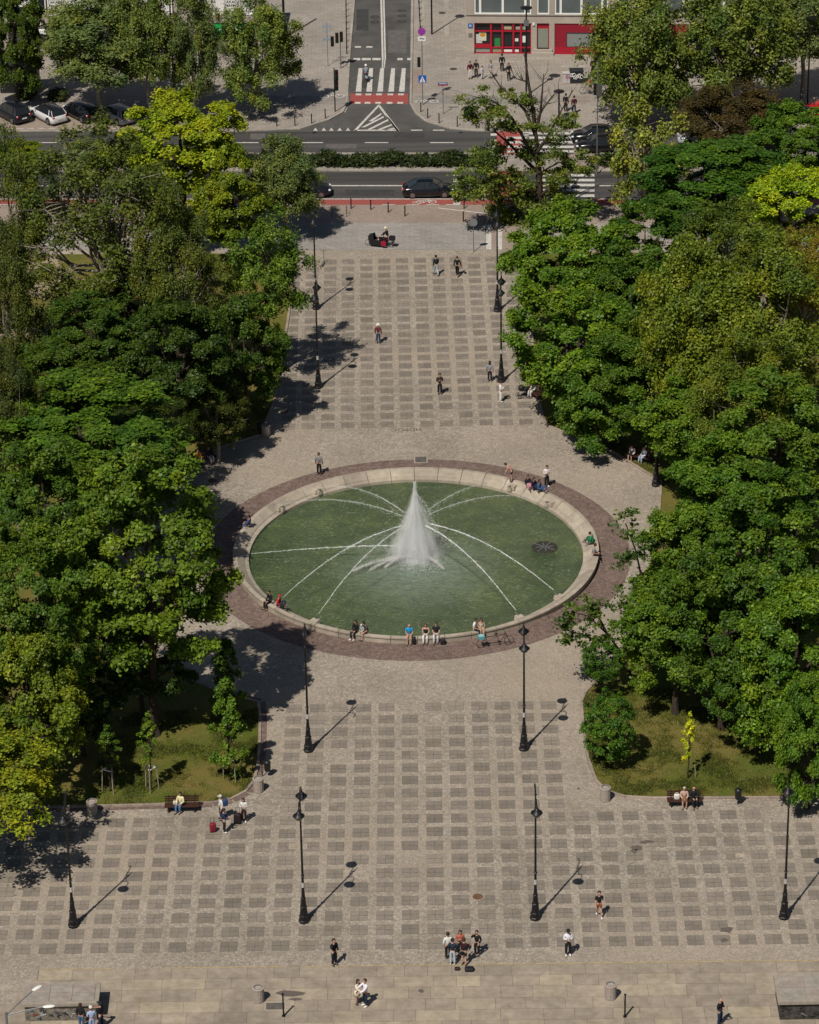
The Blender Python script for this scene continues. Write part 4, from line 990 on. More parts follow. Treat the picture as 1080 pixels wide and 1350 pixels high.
    if legs == 'trousers':
        chain([[(tuple(J['pel'] + Vector((0, 0, .06))), .128), ('pel', .138)]] + [[('pel', .138), ('hp' + n, .112), ('kn' + n, .086), (mid('kn' + n, 'an' + n, .93), .070)] for n in 'rl'], 'trousers', bm_, ['pel'])
    elif legs == 'shorts':
        chain([[(tuple(J['pel'] + Vector((0, 0, .06))), .128), ('pel', .138)]] + [[('pel', .138), ('hp' + n, .104), (mid('hp' + n, 'kn' + n, .75), .09)] for n in 'rl'], 'shorts', bm_, ['pel'])
    elif legs == 'skirt':
        b = MB()
        if sit: b.tube([J['pel'] + Vector((0, .08, 0)), J['pel'] + Vector((0, -.15, .02)), J['pel'] + Vector((0, -.45, .0))], [.17, .19, .20], bm_, 10)
        else: b.lathe([(.13, 1.04), (.17, .9), (.22, .62), (.20, .62)], bm_, n=12)
        b.build('skirt', t, True)
    for n in 'rl':
        b = MB(); d = J['to' + n] - J['an' + n]; sm = plain(shoes, .6, 0, .3)
        b.ell(J['an' + n].lerp(J['to' + n], .45) + Vector((0, 0, -.01)), (.05, .145, .055), sm, 8, 5, rot=Matrix.Rotation(math.atan2(d.x, -d.y), 3, 'Z')); b.build('shoe', t, True)
    if not bald:
        hm = plain(hair, .7, 0, .3, .2); b = MB(); rotm = Matrix((side, -fwd, upv)).transposed()
        b.ell(hc + upv * .022 - fwd * .012, (.112, .122, .118), hm, 12, 9, keep=lambda p: not (p.dot(fwd) > .035 and p.dot(upv) < .055) and p.dot(upv) > -.075, rot=rotm)
        if long_hair: b.ell(hc - fwd * .075 - upv * .14, (.10, .055, .20), hm, 10, 7, rot=rotm)
        b.build('hair', t, True)
    if hat:
        b = MB(); rotm = Matrix((side, -fwd, upv)).transposed(); hm = plain(hat[1], .8)
        b.ell(hc + upv * .05, (.118, .128, .10), hm, 12, 8, keep=lambda p: p.dot(upv) > -.02, rot=rotm)
        if hat[0] == 'cap': b.ell(hc + upv * .045 + fwd * .13, (.075, .085, .014), hm, 10, 4, rot=rotm)
        if hat[0] == 'brim': b.ell(hc + upv * .05, (.20, .21, .014), hm, 14, 4, rot=rotm)
        if hat[0] == 'helmet': b.ell(hc + upv * .02, (.132, .142, .13), hm, 12, 8, keep=lambda p: p.dot(upv) > -.06, rot=rotm)
        b.build('hat', t, True)
    return t
def rim(px, py, out=True, r=12.45):
    g = G(px, py, .5); an = math.atan2(g.y - CY, g.x - CX); d = (math.cos(an), math.sin(an)) if out else (-math.cos(an), -math.sin(an))
    return Vector((CX + r * math.cos(an), CY + r * math.sin(an), 0)), math.degrees(math.atan2(d[0], -d[1]))
def bag(name, label, px, py, size, col, cat, z=0.014, rz=0, strap=True, handle=False, loc=None, group=None):
    p0 = loc if loc is not None else Vector((*G(px, py)[:2], z)); t = thing(name, label, cat, p0, R(rz), group); m = plain(col, .6, 0, .3)
    b = MB(); sx, sy, sz = size
    pts = [(sx / 2 * math.cos(a) * (1 if abs(math.cos(a)) < .5 else 1), sy / 2 * math.sin(a)) for a in [2 * math.pi * k / 12 for k in range(12)]]
    se = lambda v, e: math.copysign(abs(v) ** e, v)
    prof = [(.82, 0), (.96, .06), (1, .3), (1, .8), (.9, .95), (.6, 1)]; vs, fs = [], []
    for r_, f in prof:
        for k in range(16):
            a = 2 * math.pi * k / 16; vs.append((se(math.cos(a), .5) * sx / 2 * r_, se(math.sin(a), .5) * sy / 2 * r_, (.06 if handle else 0) + f * sz))
    for i in range(len(prof) - 1):
        for k in range(16): q_ = (k + 1) % 16; fs.append((i * 16 + k, i * 16 + q_, (i + 1) * 16 + q_, (i + 1) * 16 + k))
    fs += [tuple(range(16))[::-1], tuple(range(80, 96))]; b.add(vs, fs, m); b.build('case' if handle else 'pouch', t, True)
    b = MB()
    if handle:
        b.tube([(-sx * .25, sy * .3, sz), (-sx * .25, sy * .3, sz + .42), (sx * .25, sy * .3, sz + .42), (sx * .25, sy * .3, sz)], .014, M['iron'], 5); b.build('pull_handle', t)
        for s in (-1, 1):
            b = MB(); b.tube([(s * sx * .4 - .02, -sy * .2, .04), (s * sx * .4 + .02, -sy * .2, .04)], .04, M['tyre'], 8); b.build('wheel', t)
    elif strap:
        b.tube([(-sx * .3, 0, sz * .95), (-sx * .2, 0, sz * 1.25), (sx * .2, 0, sz * 1.25), (sx * .3, 0, sz * .95)], .015, m, 5); b.build('strap', t)
    return t
BLK, NAVY, WHT, JEAN, PALE, GREY = (.016, .016, .018), (.018, .026, .055), (.74, .73, .72), (.07, .12, .22), (.42, .47, .52), (.16, .165, .17)
BRWN, BLOND = (.045, .022, .013), (.3, .2, .1)
# lower plaza
person('person in black hoodie and black trousers with a hand raised to the head', 441, 1273, 40, top=BLK, bot=BLK, hair=(.05, .025, .018), arms='head', h=1.8)
person('woman in short cream dress and bare legs leaning on the man in white shirt', 471, 1324, 60, top=(.68, .60, .48), bot=(.68, .60, .48), hair=BRWN, arms='reach', legs='skirt', long_hair=True, lean=.12, h=1.68, shoes=BLK)
person('man in white shirt and dark blue trousers hugging a woman in cream', 482, 1327, -60, top=(.72, .70, .76), bot=(.02, .03, .06), hair=BRWN, arms='reach', h=1.83, shoes=WHT)
person('person in white top half hidden behind the one in navy jacket', 591, 1264, 190, top=(.66, .66, .64), bot=BLK, arms='down', h=1.78)
person('person in navy jacket and pale trousers seen from behind in a group', 597, 1272, 170, top=(.022, .03, .05), bot=PALE, arms='fold', h=1.78, shoes=WHT)
person('man in dark maroon tee and black shorts standing in a group', 612, 1273, 150, top=(.035, .014, .016), bot=BLK, legs='shorts', sleeves='short', arms='reach', h=1.86, hair=(.06, .03, .02))
person('woman with sunglasses on her head behind the man in maroon tee', 607, 1259, 10, top=(.42, .12, .09), bot=BLK, hair=(.05, .03, .025), long_hair=True, arms='phone', h=1.68)
person('person in black with a hand at the head, right of the group', 629, 1260, -20, top=BLK, bot=BLK, arms='head', h=1.7)
person('man in white sweater, black cap and black trousers looking at his phone', 749, 1260, 5, top=(.74, .72, .78), bot=BLK, arms='phone', hat=('cap', BLK), shoes=WHT, h=1.8)
person('man in black tee and rust coloured shorts walking on the plaza', 790, 1209, 10, 'walk', top=BLK, bot=(.22, .075, .03), legs='shorts', sleeves='short', arms='walk', shoes=WHT, h=1.76)
person('bald man in dark jacket and navy jeans with a phone at bottom edge', 949, 1352, 50, top=(.015, .017, .022), bot=(.02, .035, .07), arms='phone', bald=True, h=1.82)
person('woman with long brown hair in black top by the graffiti wall', 108, 1357, 160, top=BLK, bot=JEAN, hair=BRWN, long_hair=True, h=1.72)
person('woman in pale blue shirt by the graffiti wall, bottom left', 122, 1361, 200, top=(.34, .43, .62), bot=(.28, .38, .58), hair=(.06, .035, .025), hat=('cap', (.6, .55, .5)), arms='fold', h=1.72)
person('man in black tee reaching towards the woman in pale blue', 134, 1357, -120, top=(.012, .012, .02), bot=(.016, .022, .04), sleeves='short', arms='reach', hat=('cap', BLK), h=1.8)
bag('black_bag', 'black bag lying on the flagstones right of the standing group', 619, 1280, (.55, .35, .22), BLK, 'bag'); bag('small_dark_bag', 'small dark bag on the flagstones left of the man in maroon', 603, 1279, (.32, .22, .16), (.03, .02, .015), 'bag')
# travellers by the left lawn
person('traveller in pale top and yellow skirted shirt carrying a blue backpack', 292, 1081, -70, top=(.62, .6, .58), bot=(.05, .04, .04), hat=('cap', (.5, .48, .45)), h=1.75)
person('person in blue jacket and dark trousers standing by the red suitcase', 296, 1098, 100, top=(.02, .03, .09), bot=(.03, .018, .02), arms='lap', shoes=WHT, h=1.7)
person('woman in white top and dark trousers beside the black suitcase', 322, 1084, -10, top=(.6, .57, .55), bot=(.035, .018, .022), hair=BRWN, long_hair=True, arms='phone', shoes=WHT, h=1.72)
bag('backpack', 'blue backpack on the back of the capped traveller', 0, 0, (.34, .20, .46), (.03, .06, .16), 'backpack', loc=G(294.5, 1080.5) + Vector((.16, -.02, 1.02)), rz=20)
bag('suitcase', 'red wheeled suitcase standing by the person in blue', 281, 1097, (.40, .27, .58), (.20, .016, .03), 'suitcase', handle=True, rz=15)
bag('suitcase', 'black wheeled suitcase standing by the woman in white top', 313.5, 1086, (.46, .30, .68), (.016, .012, .013), 'suitcase', handle=True, rz=-12)
# benches
def bench(label, c, rz, L=2.1):
    t = thing('park_bench', label, 'bench', c, R(rz), 'wooden park benches')
    b = MB()
    for k in range(4): b.box((0, -.24 + k * .14, .44), (L, .115, .045), M['wood'])
    b.build('seat', t); b = MB()
    for k in range(3): b.box((0, .26 + k * .035, .58 + k * .13), (L, .035, .105), M['wood'])
    b.build('backrest', t)
    for s in (-1, 1):
        b = MB(); b.box((s * L * .38, -.2, .21), (.07, .08, .42), M['iron']); b.box((s * L * .38, .2, .21), (.07, .08, .42), M['iron']); b.box((s * L * .38, 0, .395), (.06, .5, .04), M['iron']); b.tube([(s * L * .38, .22, .4), (s * L * .38, .36, .93)], .03, M['iron'], 6); b.build('leg', t)
def on_bench(c, rz, dx): return Vector((c.x, c.y, 0)) + Matrix.Rotation(R(rz), 3, 'Z') @ Vector((dx, .02, 0))
B1 = G(240, 1069); bench('dark wooden bench at the left lawn with one woman in jeans', (B1.x, B1.y, .004), 0)
person('woman in pale yellow top and blue jeans sitting on the left bench', 0, 0, -25, 'sit', top=(.68, .6, .36), bot=(.08, .17, .32), hair=(.03, .02, .018), long_hair=True, arms='lap', seat=.46, loc=on_bench(B1, 0, -.05), h=1.7)
bag('cream_bag', 'small cream bag beside the woman in jeans on the bench', 0, 0, (.22, .14, .24), (.6, .55, .45), 'bag', loc=on_bench(B1, 0, -.42) + Vector((0, 0, .47)))
B2 = G(902, 1062); bench('dark wooden bench at the right lawn with an elderly couple', (B2.x, B2.y, .004), 0)
person('elderly woman in pink-beige blouse and brown skirt on the right lawn bench', 0, 0, 0, 'sit', top=(.50, .33, .27), bot=(.20, .115, .06), hair=(.5, .42, .33), legs='skirt', arms='lap', seat=.46, loc=on_bench(B2, 0, .0), h=1.66)
person('bald man in dark jacket beside the elderly woman on the bench', 0, 0, 10, 'sit', top=(.018, .02, .024), bot=BLK, bald=True, arms='lap', seat=.46, loc=on_bench(B2, 0, .58), h=1.75)
bag('white_bag', 'white shopping bag beside the elderly woman on the bench', 0, 0, (.36, .2, .36), (.68, .64, .56), 'bag', loc=on_bench(B2, 0, -.45) + Vector((0, 0, .47)))
B3 = G(842, 608); bench('bench at the right edge of the round plaza with two women', (B3.x, B3.y, .004), -28)
person('woman in white top and black skirt on the right round-plaza bench', 0, 0, -40, 'sit', top=(.70, .62, .58), bot=BLK, hair=BRWN, legs='skirt', long_hair=True, arms='lap', lean=.25, seat=.46, loc=on_bench(B3, -28, -.45), h=1.7)
person('woman in white top and light blue jeans on the right round-plaza bench', 0, 0, -60, 'sit', top=(.62, .62, .68), bot=(.34, .46, .60), hair=(.10, .035, .02), long_hair=True, arms='lap', lean=.1, seat=.46, loc=on_bench(B3, -28, .50), h=1.7)
B4 = G(268, 612); bench('shaded bench at the left edge of the round plaza', (B4.x, B4.y, .004), 32)
person('person in orange top sitting in the shade on the left bench', 0, 0, 30, 'sit', top=(.42, .17, .03), bot=BLK, arms='lap', seat=.46, loc=on_bench(B4, 32, -.4), h=1.72)
person('person with white trousers sitting in the shade on the left bench', 0, 0, 40, 'sit', top=(.03, .03, .05), bot=(.72, .70, .68), arms='lap', seat=.46, loc=on_bench(B4, 32, .5), h=1.72)
B5 = G(704, 523); bench('bench under the trees at the right corner of the far avenue', (B5.x, B5.y, .004), -62)
person('person in white sitting on the bench by the baby pram', 0, 0, -60, 'sit', top=(.70, .66, .66), bot=(.6, .56, .56), arms='lap', lean=.15, seat=.46, loc=on_bench(B5, -62, 0), h=1.7)
# round the fountain
person('man in grey top and dark trousers standing behind the fountain at left', 421, 626, 165, top=(.20, .20, .20), bot=BLK, hair=(.12, .07, .04), h=1.8)
p, a = rim(672, 636); person('person in pink top and black shorts bending over a nozzle on the rim', 0, 0, -100, 'bend', top=(.55, .28, .24), bot=BLK, hair=BRWN, legs='shorts', sleeves='none', arms='reach', lean=.75, loc=p + Vector((0, 0, .5)), h=1.6)
p, a = rim(698, 640); person('person in dark top and pink skirt sitting on the far rim', 0, 0, 20, 'ground', top=(.02, .022, .035), bot=(.55, .22, .36), hair=BRWN, legs='skirt', long_hair=True, arms='lap', loc=p + Vector((0, 0, .5)), h=1.68)
p, a = rim(706, 643); person('dark-haired person in black sitting in the middle of the far rim trio', 0, 0, 40, 'ground', top=(.014, .016, .03), bot=(.02, .03, .06), long_hair=True, arms='lap', loc=p + Vector((0, 0, .5)), h=1.68)
p, a = rim(713, 646); person('person in blue denim sitting at the right of the far rim trio', 0, 0, 60, 'ground', top=(.06, .11, .24), bot=(.05, .09, .18), long_hair=True, arms='lap', loc=p + Vector((0, 0, .5)), h=1.68)
person('woman in white top and black trousers standing by the far rim trio', 721, 642, 20, top=(.72, .66, .66), bot=BLK, hair=(.05, .03, .02), arms='phone', shoes=WHT, h=1.75)
p, a = rim(784, 716); person('person in bright green hoodie sitting on the right rim', 0, 0, -110, 'ground', top=(.02, .24, .10), bot=(.02, .10, .05), arms='lap', lean=.3, loc=p + Vector((0, 0, .5)), h=1.65)
p, a = rim(789, 732); person('man in grey tee sitting on the right rim facing outwards', 0, 0, a, 'sit', top=(.26, .265, .275), bot=BLK, sleeves='short', arms='lap', lean=.15, seat=.5, loc=p, h=1.78)
p, a = rim(357, 803); person('person in red jacket sitting on the left front rim', 0, 0, 70, 'ground', top=(.52, .022, .03), bot=(.03, .035, .05), hair=(.35, .03, .03), arms='lap', lean=.2, loc=p + Vector((0, 0, .5)), h=1.72)
p, a = rim(347, 797); person('person in black sitting next to the one in red jacket', 0, 0, a, 'sit', top=BLK, bot=BLK, arms='lap', lean=.1, seat=.5, loc=p, h=1.74)
p, a = rim(316, 692); person('person in dark blue with white shoes lounging on the left rim', 0, 0, a, 'sit', top=(.05, .07, .16), bot=(.09, .09, .17), arms='lap', lean=-.1, seat=.5, loc=p, h=1.7, shoes=WHT)
p, a = rim(463, 842); person('woman in black with a white bag strap sitting left on the front rim', 0, 0, a - 20, 'sit', top=BLK, bot=(.015, .02, .03), long_hair=True, arms='lap', lean=.1, seat=.5, loc=p, h=1.7, shoes=WHT)
p, a = rim(470, 844); person('child in pale grey cap between two adults on the front rim', 0, 0, a, 'sit', top=(.34, .36, .36), bot=(.4, .38, .35), hat=('cap', (.55, .56, .55)), arms='lap', seat=.5, loc=p, h=1.15)
p, a = rim(478, 845); person('man in dark grey tee and shorts turned sideways on the front rim', 0, 0, a - 55, 'sit', top=(.06, .055, .055), bot=(.05, .045, .045), legs='shorts', sleeves='short', arms='lap', lean=.3, seat=.5, loc=p, h=1.78)
p, a = rim(539, 848); person('bald man in bright blue tee and beige shorts on the front rim', 0, 0, a, 'sit', top=(.015, .28, .58), bot=(.42, .28, .2), legs='shorts', sleeves='short', bald=True, arms='lap', lean=.1, seat=.5, loc=p, h=1.78)
bag('dark_bag', 'dark bag on the rim right of the man in bright blue', 0, 0, (.26, .3, .5), BLK, 'bag', loc=rim(545.5, 850)[0] * 1 + Vector((0, -.35, .05)))
p, a = rim(563, 849); person('woman in black top and white trousers on the front rim', 0, 0, a - 10, 'sit', top=BLK, bot=(.72, .69, .68), hair=(.12, .03, .02), sleeves='none', long_hair=True, arms='lap', seat=.5, loc=p, h=1.7)
p, a = rim(578, 848); person('man in black tee and pale grey trousers on the front rim', 0, 0, a - 10, 'sit', top=(.02, .018, .02), bot=(.55, .54, .56), sleeves='short', arms='lap', seat=.5, loc=p, h=1.8)
bag('dark_backpack', 'dark backpack leaning on the rim right of the man in grey trousers', 0, 0, (.36, .25, .42), BLK, 'backpack', loc=rim(586, 850)[0] + Vector((.1, -.55, .02)))
p, a = rim(631, 838); person('man in white tee sitting sideways on the rim behind the tandem', 0, 0, a + 50, 'sit', top=(.70, .72, .78), bot=(.02, .025, .03), sleeves='short', arms='lap', lean=.12, seat=.5, loc=p, h=1.78)
p, a = rim(641, 837); person('woman in cream top with dark hair sitting behind the tandem', 0, 0, a - 10, 'sit', top=(.62, .52, .42), bot=(.5, .34, .25), sleeves='none', long_hair=True, arms='lap', lean=.15, seat=.5, loc=p, h=1.68)
# far avenue
person('person in dark brown jacket facing the camera on the far avenue', 580, 520, 10, top=(.045, .032, .025), bot=BLK, arms='phone', h=1.78)
person('woman with black hair in grey top by the twin lamp', 646, 503, 170, top=(.24, .25, .28), bot=(.02, .022, .03), long_hair=True, h=1.72)
person('person dressed all in white standing before the twin lamp', 660, 530, 100, top=(.72, .70, .68), bot=(.70, .67, .64), arms='phone', h=1.76, shoes=WHT)
person('walker in white hat, dark red top and jeans with a pole', 499, 453, 170, top=(.12, .025, .03), bot=(.035, .055, .10), hat=('brim', (.68, .64, .55)), h=1.72)
person('walker in dark jacket and light blue jeans crossing the far avenue', 575, 363, 200, 'walk', top=(.025, .028, .035), bot=(.36, .42, .48), arms='walk', h=1.8)
person('walker all in black with a brown bag on the far avenue', 603, 364, 170, 'walk', top=BLK, bot=BLK, hair=(.12, .05, .03), arms='walk', h=1.78)
bag('brown_bag', 'brown shoulder bag of the walker in black', 0, 0, (.12, .3, .34), (.22, .10, .06), 'bag', loc=G(605.5, 364) + Vector((.2, 0, .85)))
b = MB(); sp = G(494.5, 453) ; b.tube([(0, 0, 0), (.25, .05, 1.15)], .018, M['iron'], 5); b.tube([(.25, .05, 1.15), (.262, .052, 1.27)], .028, M['black'], 6); tag(b.build('walking_pole', loc=(sp.x, sp.y, .01)), 'thin walking pole held by the walker in white hat', 'walking pole')
# far pavement
for lab, px, py, a, kw in (
    ('person in maroon jacket and white trousers, left of the group outside the shop', 620, 104, 20, dict(top=(.09, .012, .02), bot=(.66, .62, .6))),
    ('person in black coat second from left outside the red shop', 628, 102, -20, dict(top=BLK, bot=(.03, .03, .035))),
    ('person in white with dark bag crouching in the group outside the shop', 636, 104, 60, dict(top=(.62, .62, .64), bot=(.6, .58, .58), h=1.3)),
    ('woman in grey patterned coat in the group outside the red shop', 647, 103, -40, dict(top=(.30, .29, .30), bot=(.5, .48, .48), long_hair=True)),
    ('tall person in black nearest the red shop door', 662, 94, 180, dict(top=BLK, bot=BLK)),
    ('person in black with red hair casting a broad shadow outside the shop', 671, 106, 20, dict(top=(.018, .018, .02), bot=BLK, hair=(.12, .04, .02), long_hair=True)),
    ('person in black walking left of the one in maroon near the bollard', 746, 147, 150, dict(top=(.015, .016, .025), bot=BLK)),
    ('person in maroon top and navy trousers walking on the far pavement', 757, 150, 190, dict(pose='walk', top=(.07, .015, .025), bot=(.02, .028, .055), arms='walk', shoes=WHT)),
    ('person in black half under the plane tree by the cyclist', 782, 99, 10, dict(top=BLK, bot=BLK))):
    person(lab, px, py, a, **kw)

# ------------------------------------------------------------------ cycles
def wheel(parent, x, r=.33, y=0, name='wheel'):
    b = MB(); pts = [(x + r * math.cos(2 * math.pi * k / 20), y, r + r * math.sin(2 * math.pi * k / 20)) for k in range(21)]
    b.tube(pts, .02, M['tyre'], 5, False); w_ = b.build(name, parent)
    b = MB(); b.tube([(x, y - .05, r), (x, y + .05, r)], .03, M['steel'], 6)
    for k in range(10):
        a = 2 * math.pi * k / 10; b.tube([(x, y, r), (x + (r - .02) * math.cos(a), y, r + (r - .02) * math.sin(a))], .0035, M['steel'], 3)
    b.build('spokes', w_)
def bicycle(label, c, rz, frame, tandem=False, cat='bicycle'):
    t = thing('tandem_bicycle' if tandem else 'bicycle', label, cat, c, R(rz)); L = 1.9 if tandem else 1.05
    wheel(t, -L / 2); wheel(t, L / 2); b = MB(); fm = plain(frame, .4, .2, .5)
    hx = L / 2 - .22
    b.tube([(L / 2, 0, .33), (hx, 0, .85), (hx - .05, 0, 1.0)], .022, fm); xs = [-L / 2 + .42] + ([L / 2 - .72] if tandem else [])
    for x in xs: b.tube([(x, 0, .28), (x - .14, 0, .88)], .02, fm)
    b.tube([(-L / 2, 0, .33), (xs[0], 0, .28), (hx, 0, .82)] if not tandem else [(-L / 2, 0, .33), (xs[0], 0, .28), (xs[1], 0, .28), (hx, 0, .78)], .02, fm)
    b.tube([(-L / 2, 0, .33), (xs[0] - .12, 0, .76), (hx, 0, .84)], .02, fm); b.build('frame', t)
    for x in xs: b = MB(); b.ell((x - .16, 0, .92), (.14, .075, .04), M['black'], 8, 5); b.build('saddle', t)
    for x in ([hx - .05] + ([xs[1] - .2] if tandem else [])): b = MB(); b.tube([(x - .12, -.28, 1.02), (x, -.1, 1.03), (x, .1, 1.03), (x - .12, .28, 1.02)], .015, M['iron']); b.build('handlebar', t)
    for x in xs:
        b = MB(); b.tube([(x - .1, -.1, .2), (x, -.1, .28), (x, .1, .28), (x + .1, .1, .36)], .016, M['iron']); b.lathe([(.09, -.008), (.09, .008)], M['iron'], (x, 0, .28), 10); b.build('pedals', t)
    return t
g = G(653, 852); t = bicycle('black tandem bicycle with teal rear basket parked by the rim', (g.x, g.y, .012), 12, (.012, .012, .014), True)
b = MB(); b.box((-.95, 0, .82), (.36, .32, .24), plain((.10, .38, .42), .6), taper=1.15); b.box((-.95, 0, .945), (.34, .30, .02), plain((.3, .5, .52), .6)); b.build('basket', t)
g = G(776, 124); bicycle('bicycle ridden by a person in orange under the plane tree', (g.x, g.y, .012), 170, (.05, .05, .05))
person('cyclist in yellow-orange top riding a bicycle on the far pavement', 0, 0, -100, 'ride', top=(.32, .17, .05), bot=(.03, .03, .06), arms='reach', lean=.3, legs='shorts', loc=G(778, 124) + Vector((.1, 0, 0)), h=1.75)
# cargo bike with rider and child
g = G(503, 325); t = thing('cargo_bike', 'black cargo bike with red side panel ridden on the grey pavement', 'cargo bike', (g.x, g.y, .014), R(165))
wheel(t, 1.15, .26); wheel(t, -.85, .33); b = MB()
b.add([(-.05, -.34, .2), (.95, -.30, .2), (1.05, -.34, .72), (-.15, -.38, .72), (-.05, .34, .2), (.95, .30, .2), (1.05, .34, .72), (-.15, .38, .72)], [(0, 1, 2, 3), (7, 6, 5, 4), (1, 5, 6, 2), (4, 0, 3, 7), (4, 5, 1, 0)], M['black']); b.build('cargo_box', t)
b = MB(); b.add([(.55, -.36, .66), (1.05, -.35, .66), (1.08, -.30, .95), (.62, -.3, 1.12), (.55, .36, .66), (1.05, .35, .66), (1.08, .3, .95), (.62, .3, 1.12)], [(0, 1, 2, 3), (7, 6, 5, 4), (1, 5, 6, 2), (2, 6, 7, 3)], M['black']); b.build('rain_hood', t)
b = MB(); b.box((-.3, -.42, .45), (.42, .06, .42), plain((.30, .012, .035), .5)); b.box((-.3, .42, .45), (.42, .06, .42), plain((.30, .012, .035), .5)); b.build('side_panel', t)
b = MB(); b.tube([(-.85, 0, .33), (-.45, 0, .3), (.1, 0, .25)], .03, M['iron']); b.tube([(-.45, 0, .3), (-.6, 0, .85)], .025, M['iron']); b.tube([(-.1, 0, .3), (-.2, 0, 1.0)], .025, M['iron']); b.tube([(-.25, -.3, 1.05), (-.2, 0, 1.02), (-.25, .3, 1.05)], .016, M['iron']); b.build('frame', t)
b = MB(); b.box((-.95, 0, .85), (.5, .42, .34), M['black'], taper=.9); b.build('rear_bag', t)
ly = Matrix.Rotation(R(165), 3, 'Z')
person('cargo bike rider in black with pale cap', 0, 0, -105, 'ride', top=(.018, .016, .018), bot=(.03, .03, .035), hat=('helmet', (.68, .58, .45)), arms='reach', lean=.2, loc=Vector((g.x, g.y, .014)) + ly @ Vector((-.55, 0, 0)), h=1.78)
person('child in pale pink top sitting in the cargo bike box', 0, 0, -105, 'ground', top=(.62, .40, .38), bot=(.3, .2, .25), hair=BLOND, arms='lap', loc=Vector((g.x, g.y, .25)) + ly @ Vector((.25, 0, 0)), h=1.2)
# scooter rider on the side-street zebra
g = G(483, 106); t = thing('motor_scooter', 'small pale motor scooter crossing the zebra in the side street', 'scooter', (g.x, g.y, .02), R(95)); wheel(t, .6, .22); wheel(t, -.6, .22)
b = MB(); b.ell((-.4, 0, .52), (.45, .17, .22), plain((.25, .27, .30), .3, 0, .5), 12, 8); b.ell((-.3, 0, .74), (.42, .13, .08), M['black'], 10, 6); b.box((.1, 0, .3), (.5, .26, .06), M['black']); b.build('scooter_body', t)
b = MB(); b.add([(.3, -.2, .3), (.3, .2, .3), (.5, .17, .95), (.5, -.17, .95), (.45, -.1, .3), (.45, .1, .3), (.58, .1, .9), (.58, -.1, .9)], [(0, 1, 2, 3), (4, 7, 6, 5), (0, 4, 5, 1), (3, 2, 6, 7), (1, 5, 6, 2), (0, 3, 7, 4)], plain((.32, .35, .38), .3, 0, .5)); b.tube([(.42, -.3, 1.05), (.5, 0, 1.02), (.42, .3, 1.05)], .018, M['iron']); b.build('front_shield', t)
person('scooter rider with white helmet and grey jacket on the zebra', 0, 0, 185, 'sit', top=(.24, .27, .31), bot=(.05, .06, .07), hat=('helmet', (.72, .72, .74)), arms='reach', lean=.12, seat=.78, loc=Vector((g.x, g.y - .35, .02)), h=1.75)
# parked kick scooters
for lab, px, py in (('silver kick scooter parked beside the shaded lamp on far avenue', 426, 349),):
    g = G(px, py); t = thing('kick_scooter', lab, 'kick scooter', (g.x, g.y, .012), R(80)); wheel(t, .45, .11); wheel(t, -.45, .11)
    b = MB(); b.box((-.05, 0, .14), (.8, .17, .05), M['zinc']); b.build('deck', t); b = MB(); b.tube([(.45, 0, .14), (.34, 0, 1.12)], .028, M['zinc']); b.tube([(.34, -.24, 1.13), (.34, .24, 1.13)], .018, M['iron']); b.build('steering_column', t)
# pram
g = G(690, 523); t = thing('baby_pram', 'black baby pram standing by the avenue bench', 'pram', (g.x, g.y, .012), R(200))
for y in (-.28, .28):
    for x in (-.35, .38): wheel(t, x, .15, y)
b = MB(); b.ell((0, 0, .68), (.42, .24, .2), M['black'], 12, 8, keep=lambda p: p.z < .06); b.build('carrycot', t); b = MB(); b.ell((.12, 0, .74), (.3, .26, .3), M['black'], 12, 8, keep=lambda p: p.z > -.03 and p.x > -.05); b.build('hood', t)
b = MB(); b.tube([(-.35, -.26, .15), (.2, -.26, .6), (.0, -.26, .7), (-.65, -.24, 1.02), (-.65, .24, 1.02), (0, .26, .7), (.2, .26, .6), (-.35, .26, .15)], .016, M['iron']); b.tube([(.38, -.26, .15), (-.1, -.26, .6)], .016, M['iron']); b.tube([(.38, .26, .15), (-.1, .26, .6)], .016, M['iron']); b.build('frame', t)

# ------------------------------------------------------------------ bins, posts, covers
def bin_(label, px, py):
    t = thing('litter_bin', label, 'litter bin', G(px, py), R(random.uniform(0, 40)), 'round concrete litter bins')
    b = MB(); b.lathe([(.30, 0), (.33, .05), (.335, .82), (.35, .84), (.35, .93), (.27, .95), (.25, .88)], M['concrete'], n=14); b.build('drum', t)
    b = MB(); b.lathe([(.27, .86), (.27, .955), (.24, .955), (.23, .6), (.02, .55)], M['zinc'], n=14); b.build('liner', t)
for lab, px, py in (('concrete litter bin at the corner of the left lawn', 341, 1043), ('concrete litter bin at the corner of the right lawn', 798, 1055), ('concrete litter bin on the terrace left of the hugging couple', 341, 1320), ('concrete litter bin on the terrace between phone man and stone block', 805, 1316), ('concrete litter bin left of the far avenue end', 351, 575), ('concrete litter bin in tree shade, left of the bench with woman in jeans', 122, 1073)): bin_(lab, px, py)
def blackbin(label, px, py, arm=True):
    t = thing('post_bin', label, 'litter bin', G(px, py), 0, 'black bins on posts')
    b = MB(); b.tube([(0, 0, 0), (0, 0, 1.15)], .035, M['iron']); b.tube([(0, 0, 1.12), (.34, 0, 1.12)], .03, M['iron']); b.build('post', t)
    b = MB(); b.lathe([(.16, .42), (.19, .46), (.21, 1.05), (.23, 1.07), (.19, 1.09), (.12, 1.16)], M['black'], (.34 if arm else 0, 0, 0), 12); b.build('bucket', t)
blackbin('black bin hanging on a post at the left lawn corner', 346, 1024); blackbin('black bin on a post at the right lawn edge, alone', 973, 1061, False); blackbin('black bin next to the concrete one left of far avenue', 343, 574, False)
blackbin('black bin on a post under the smaller clipped globe tree', 782, 897, False)
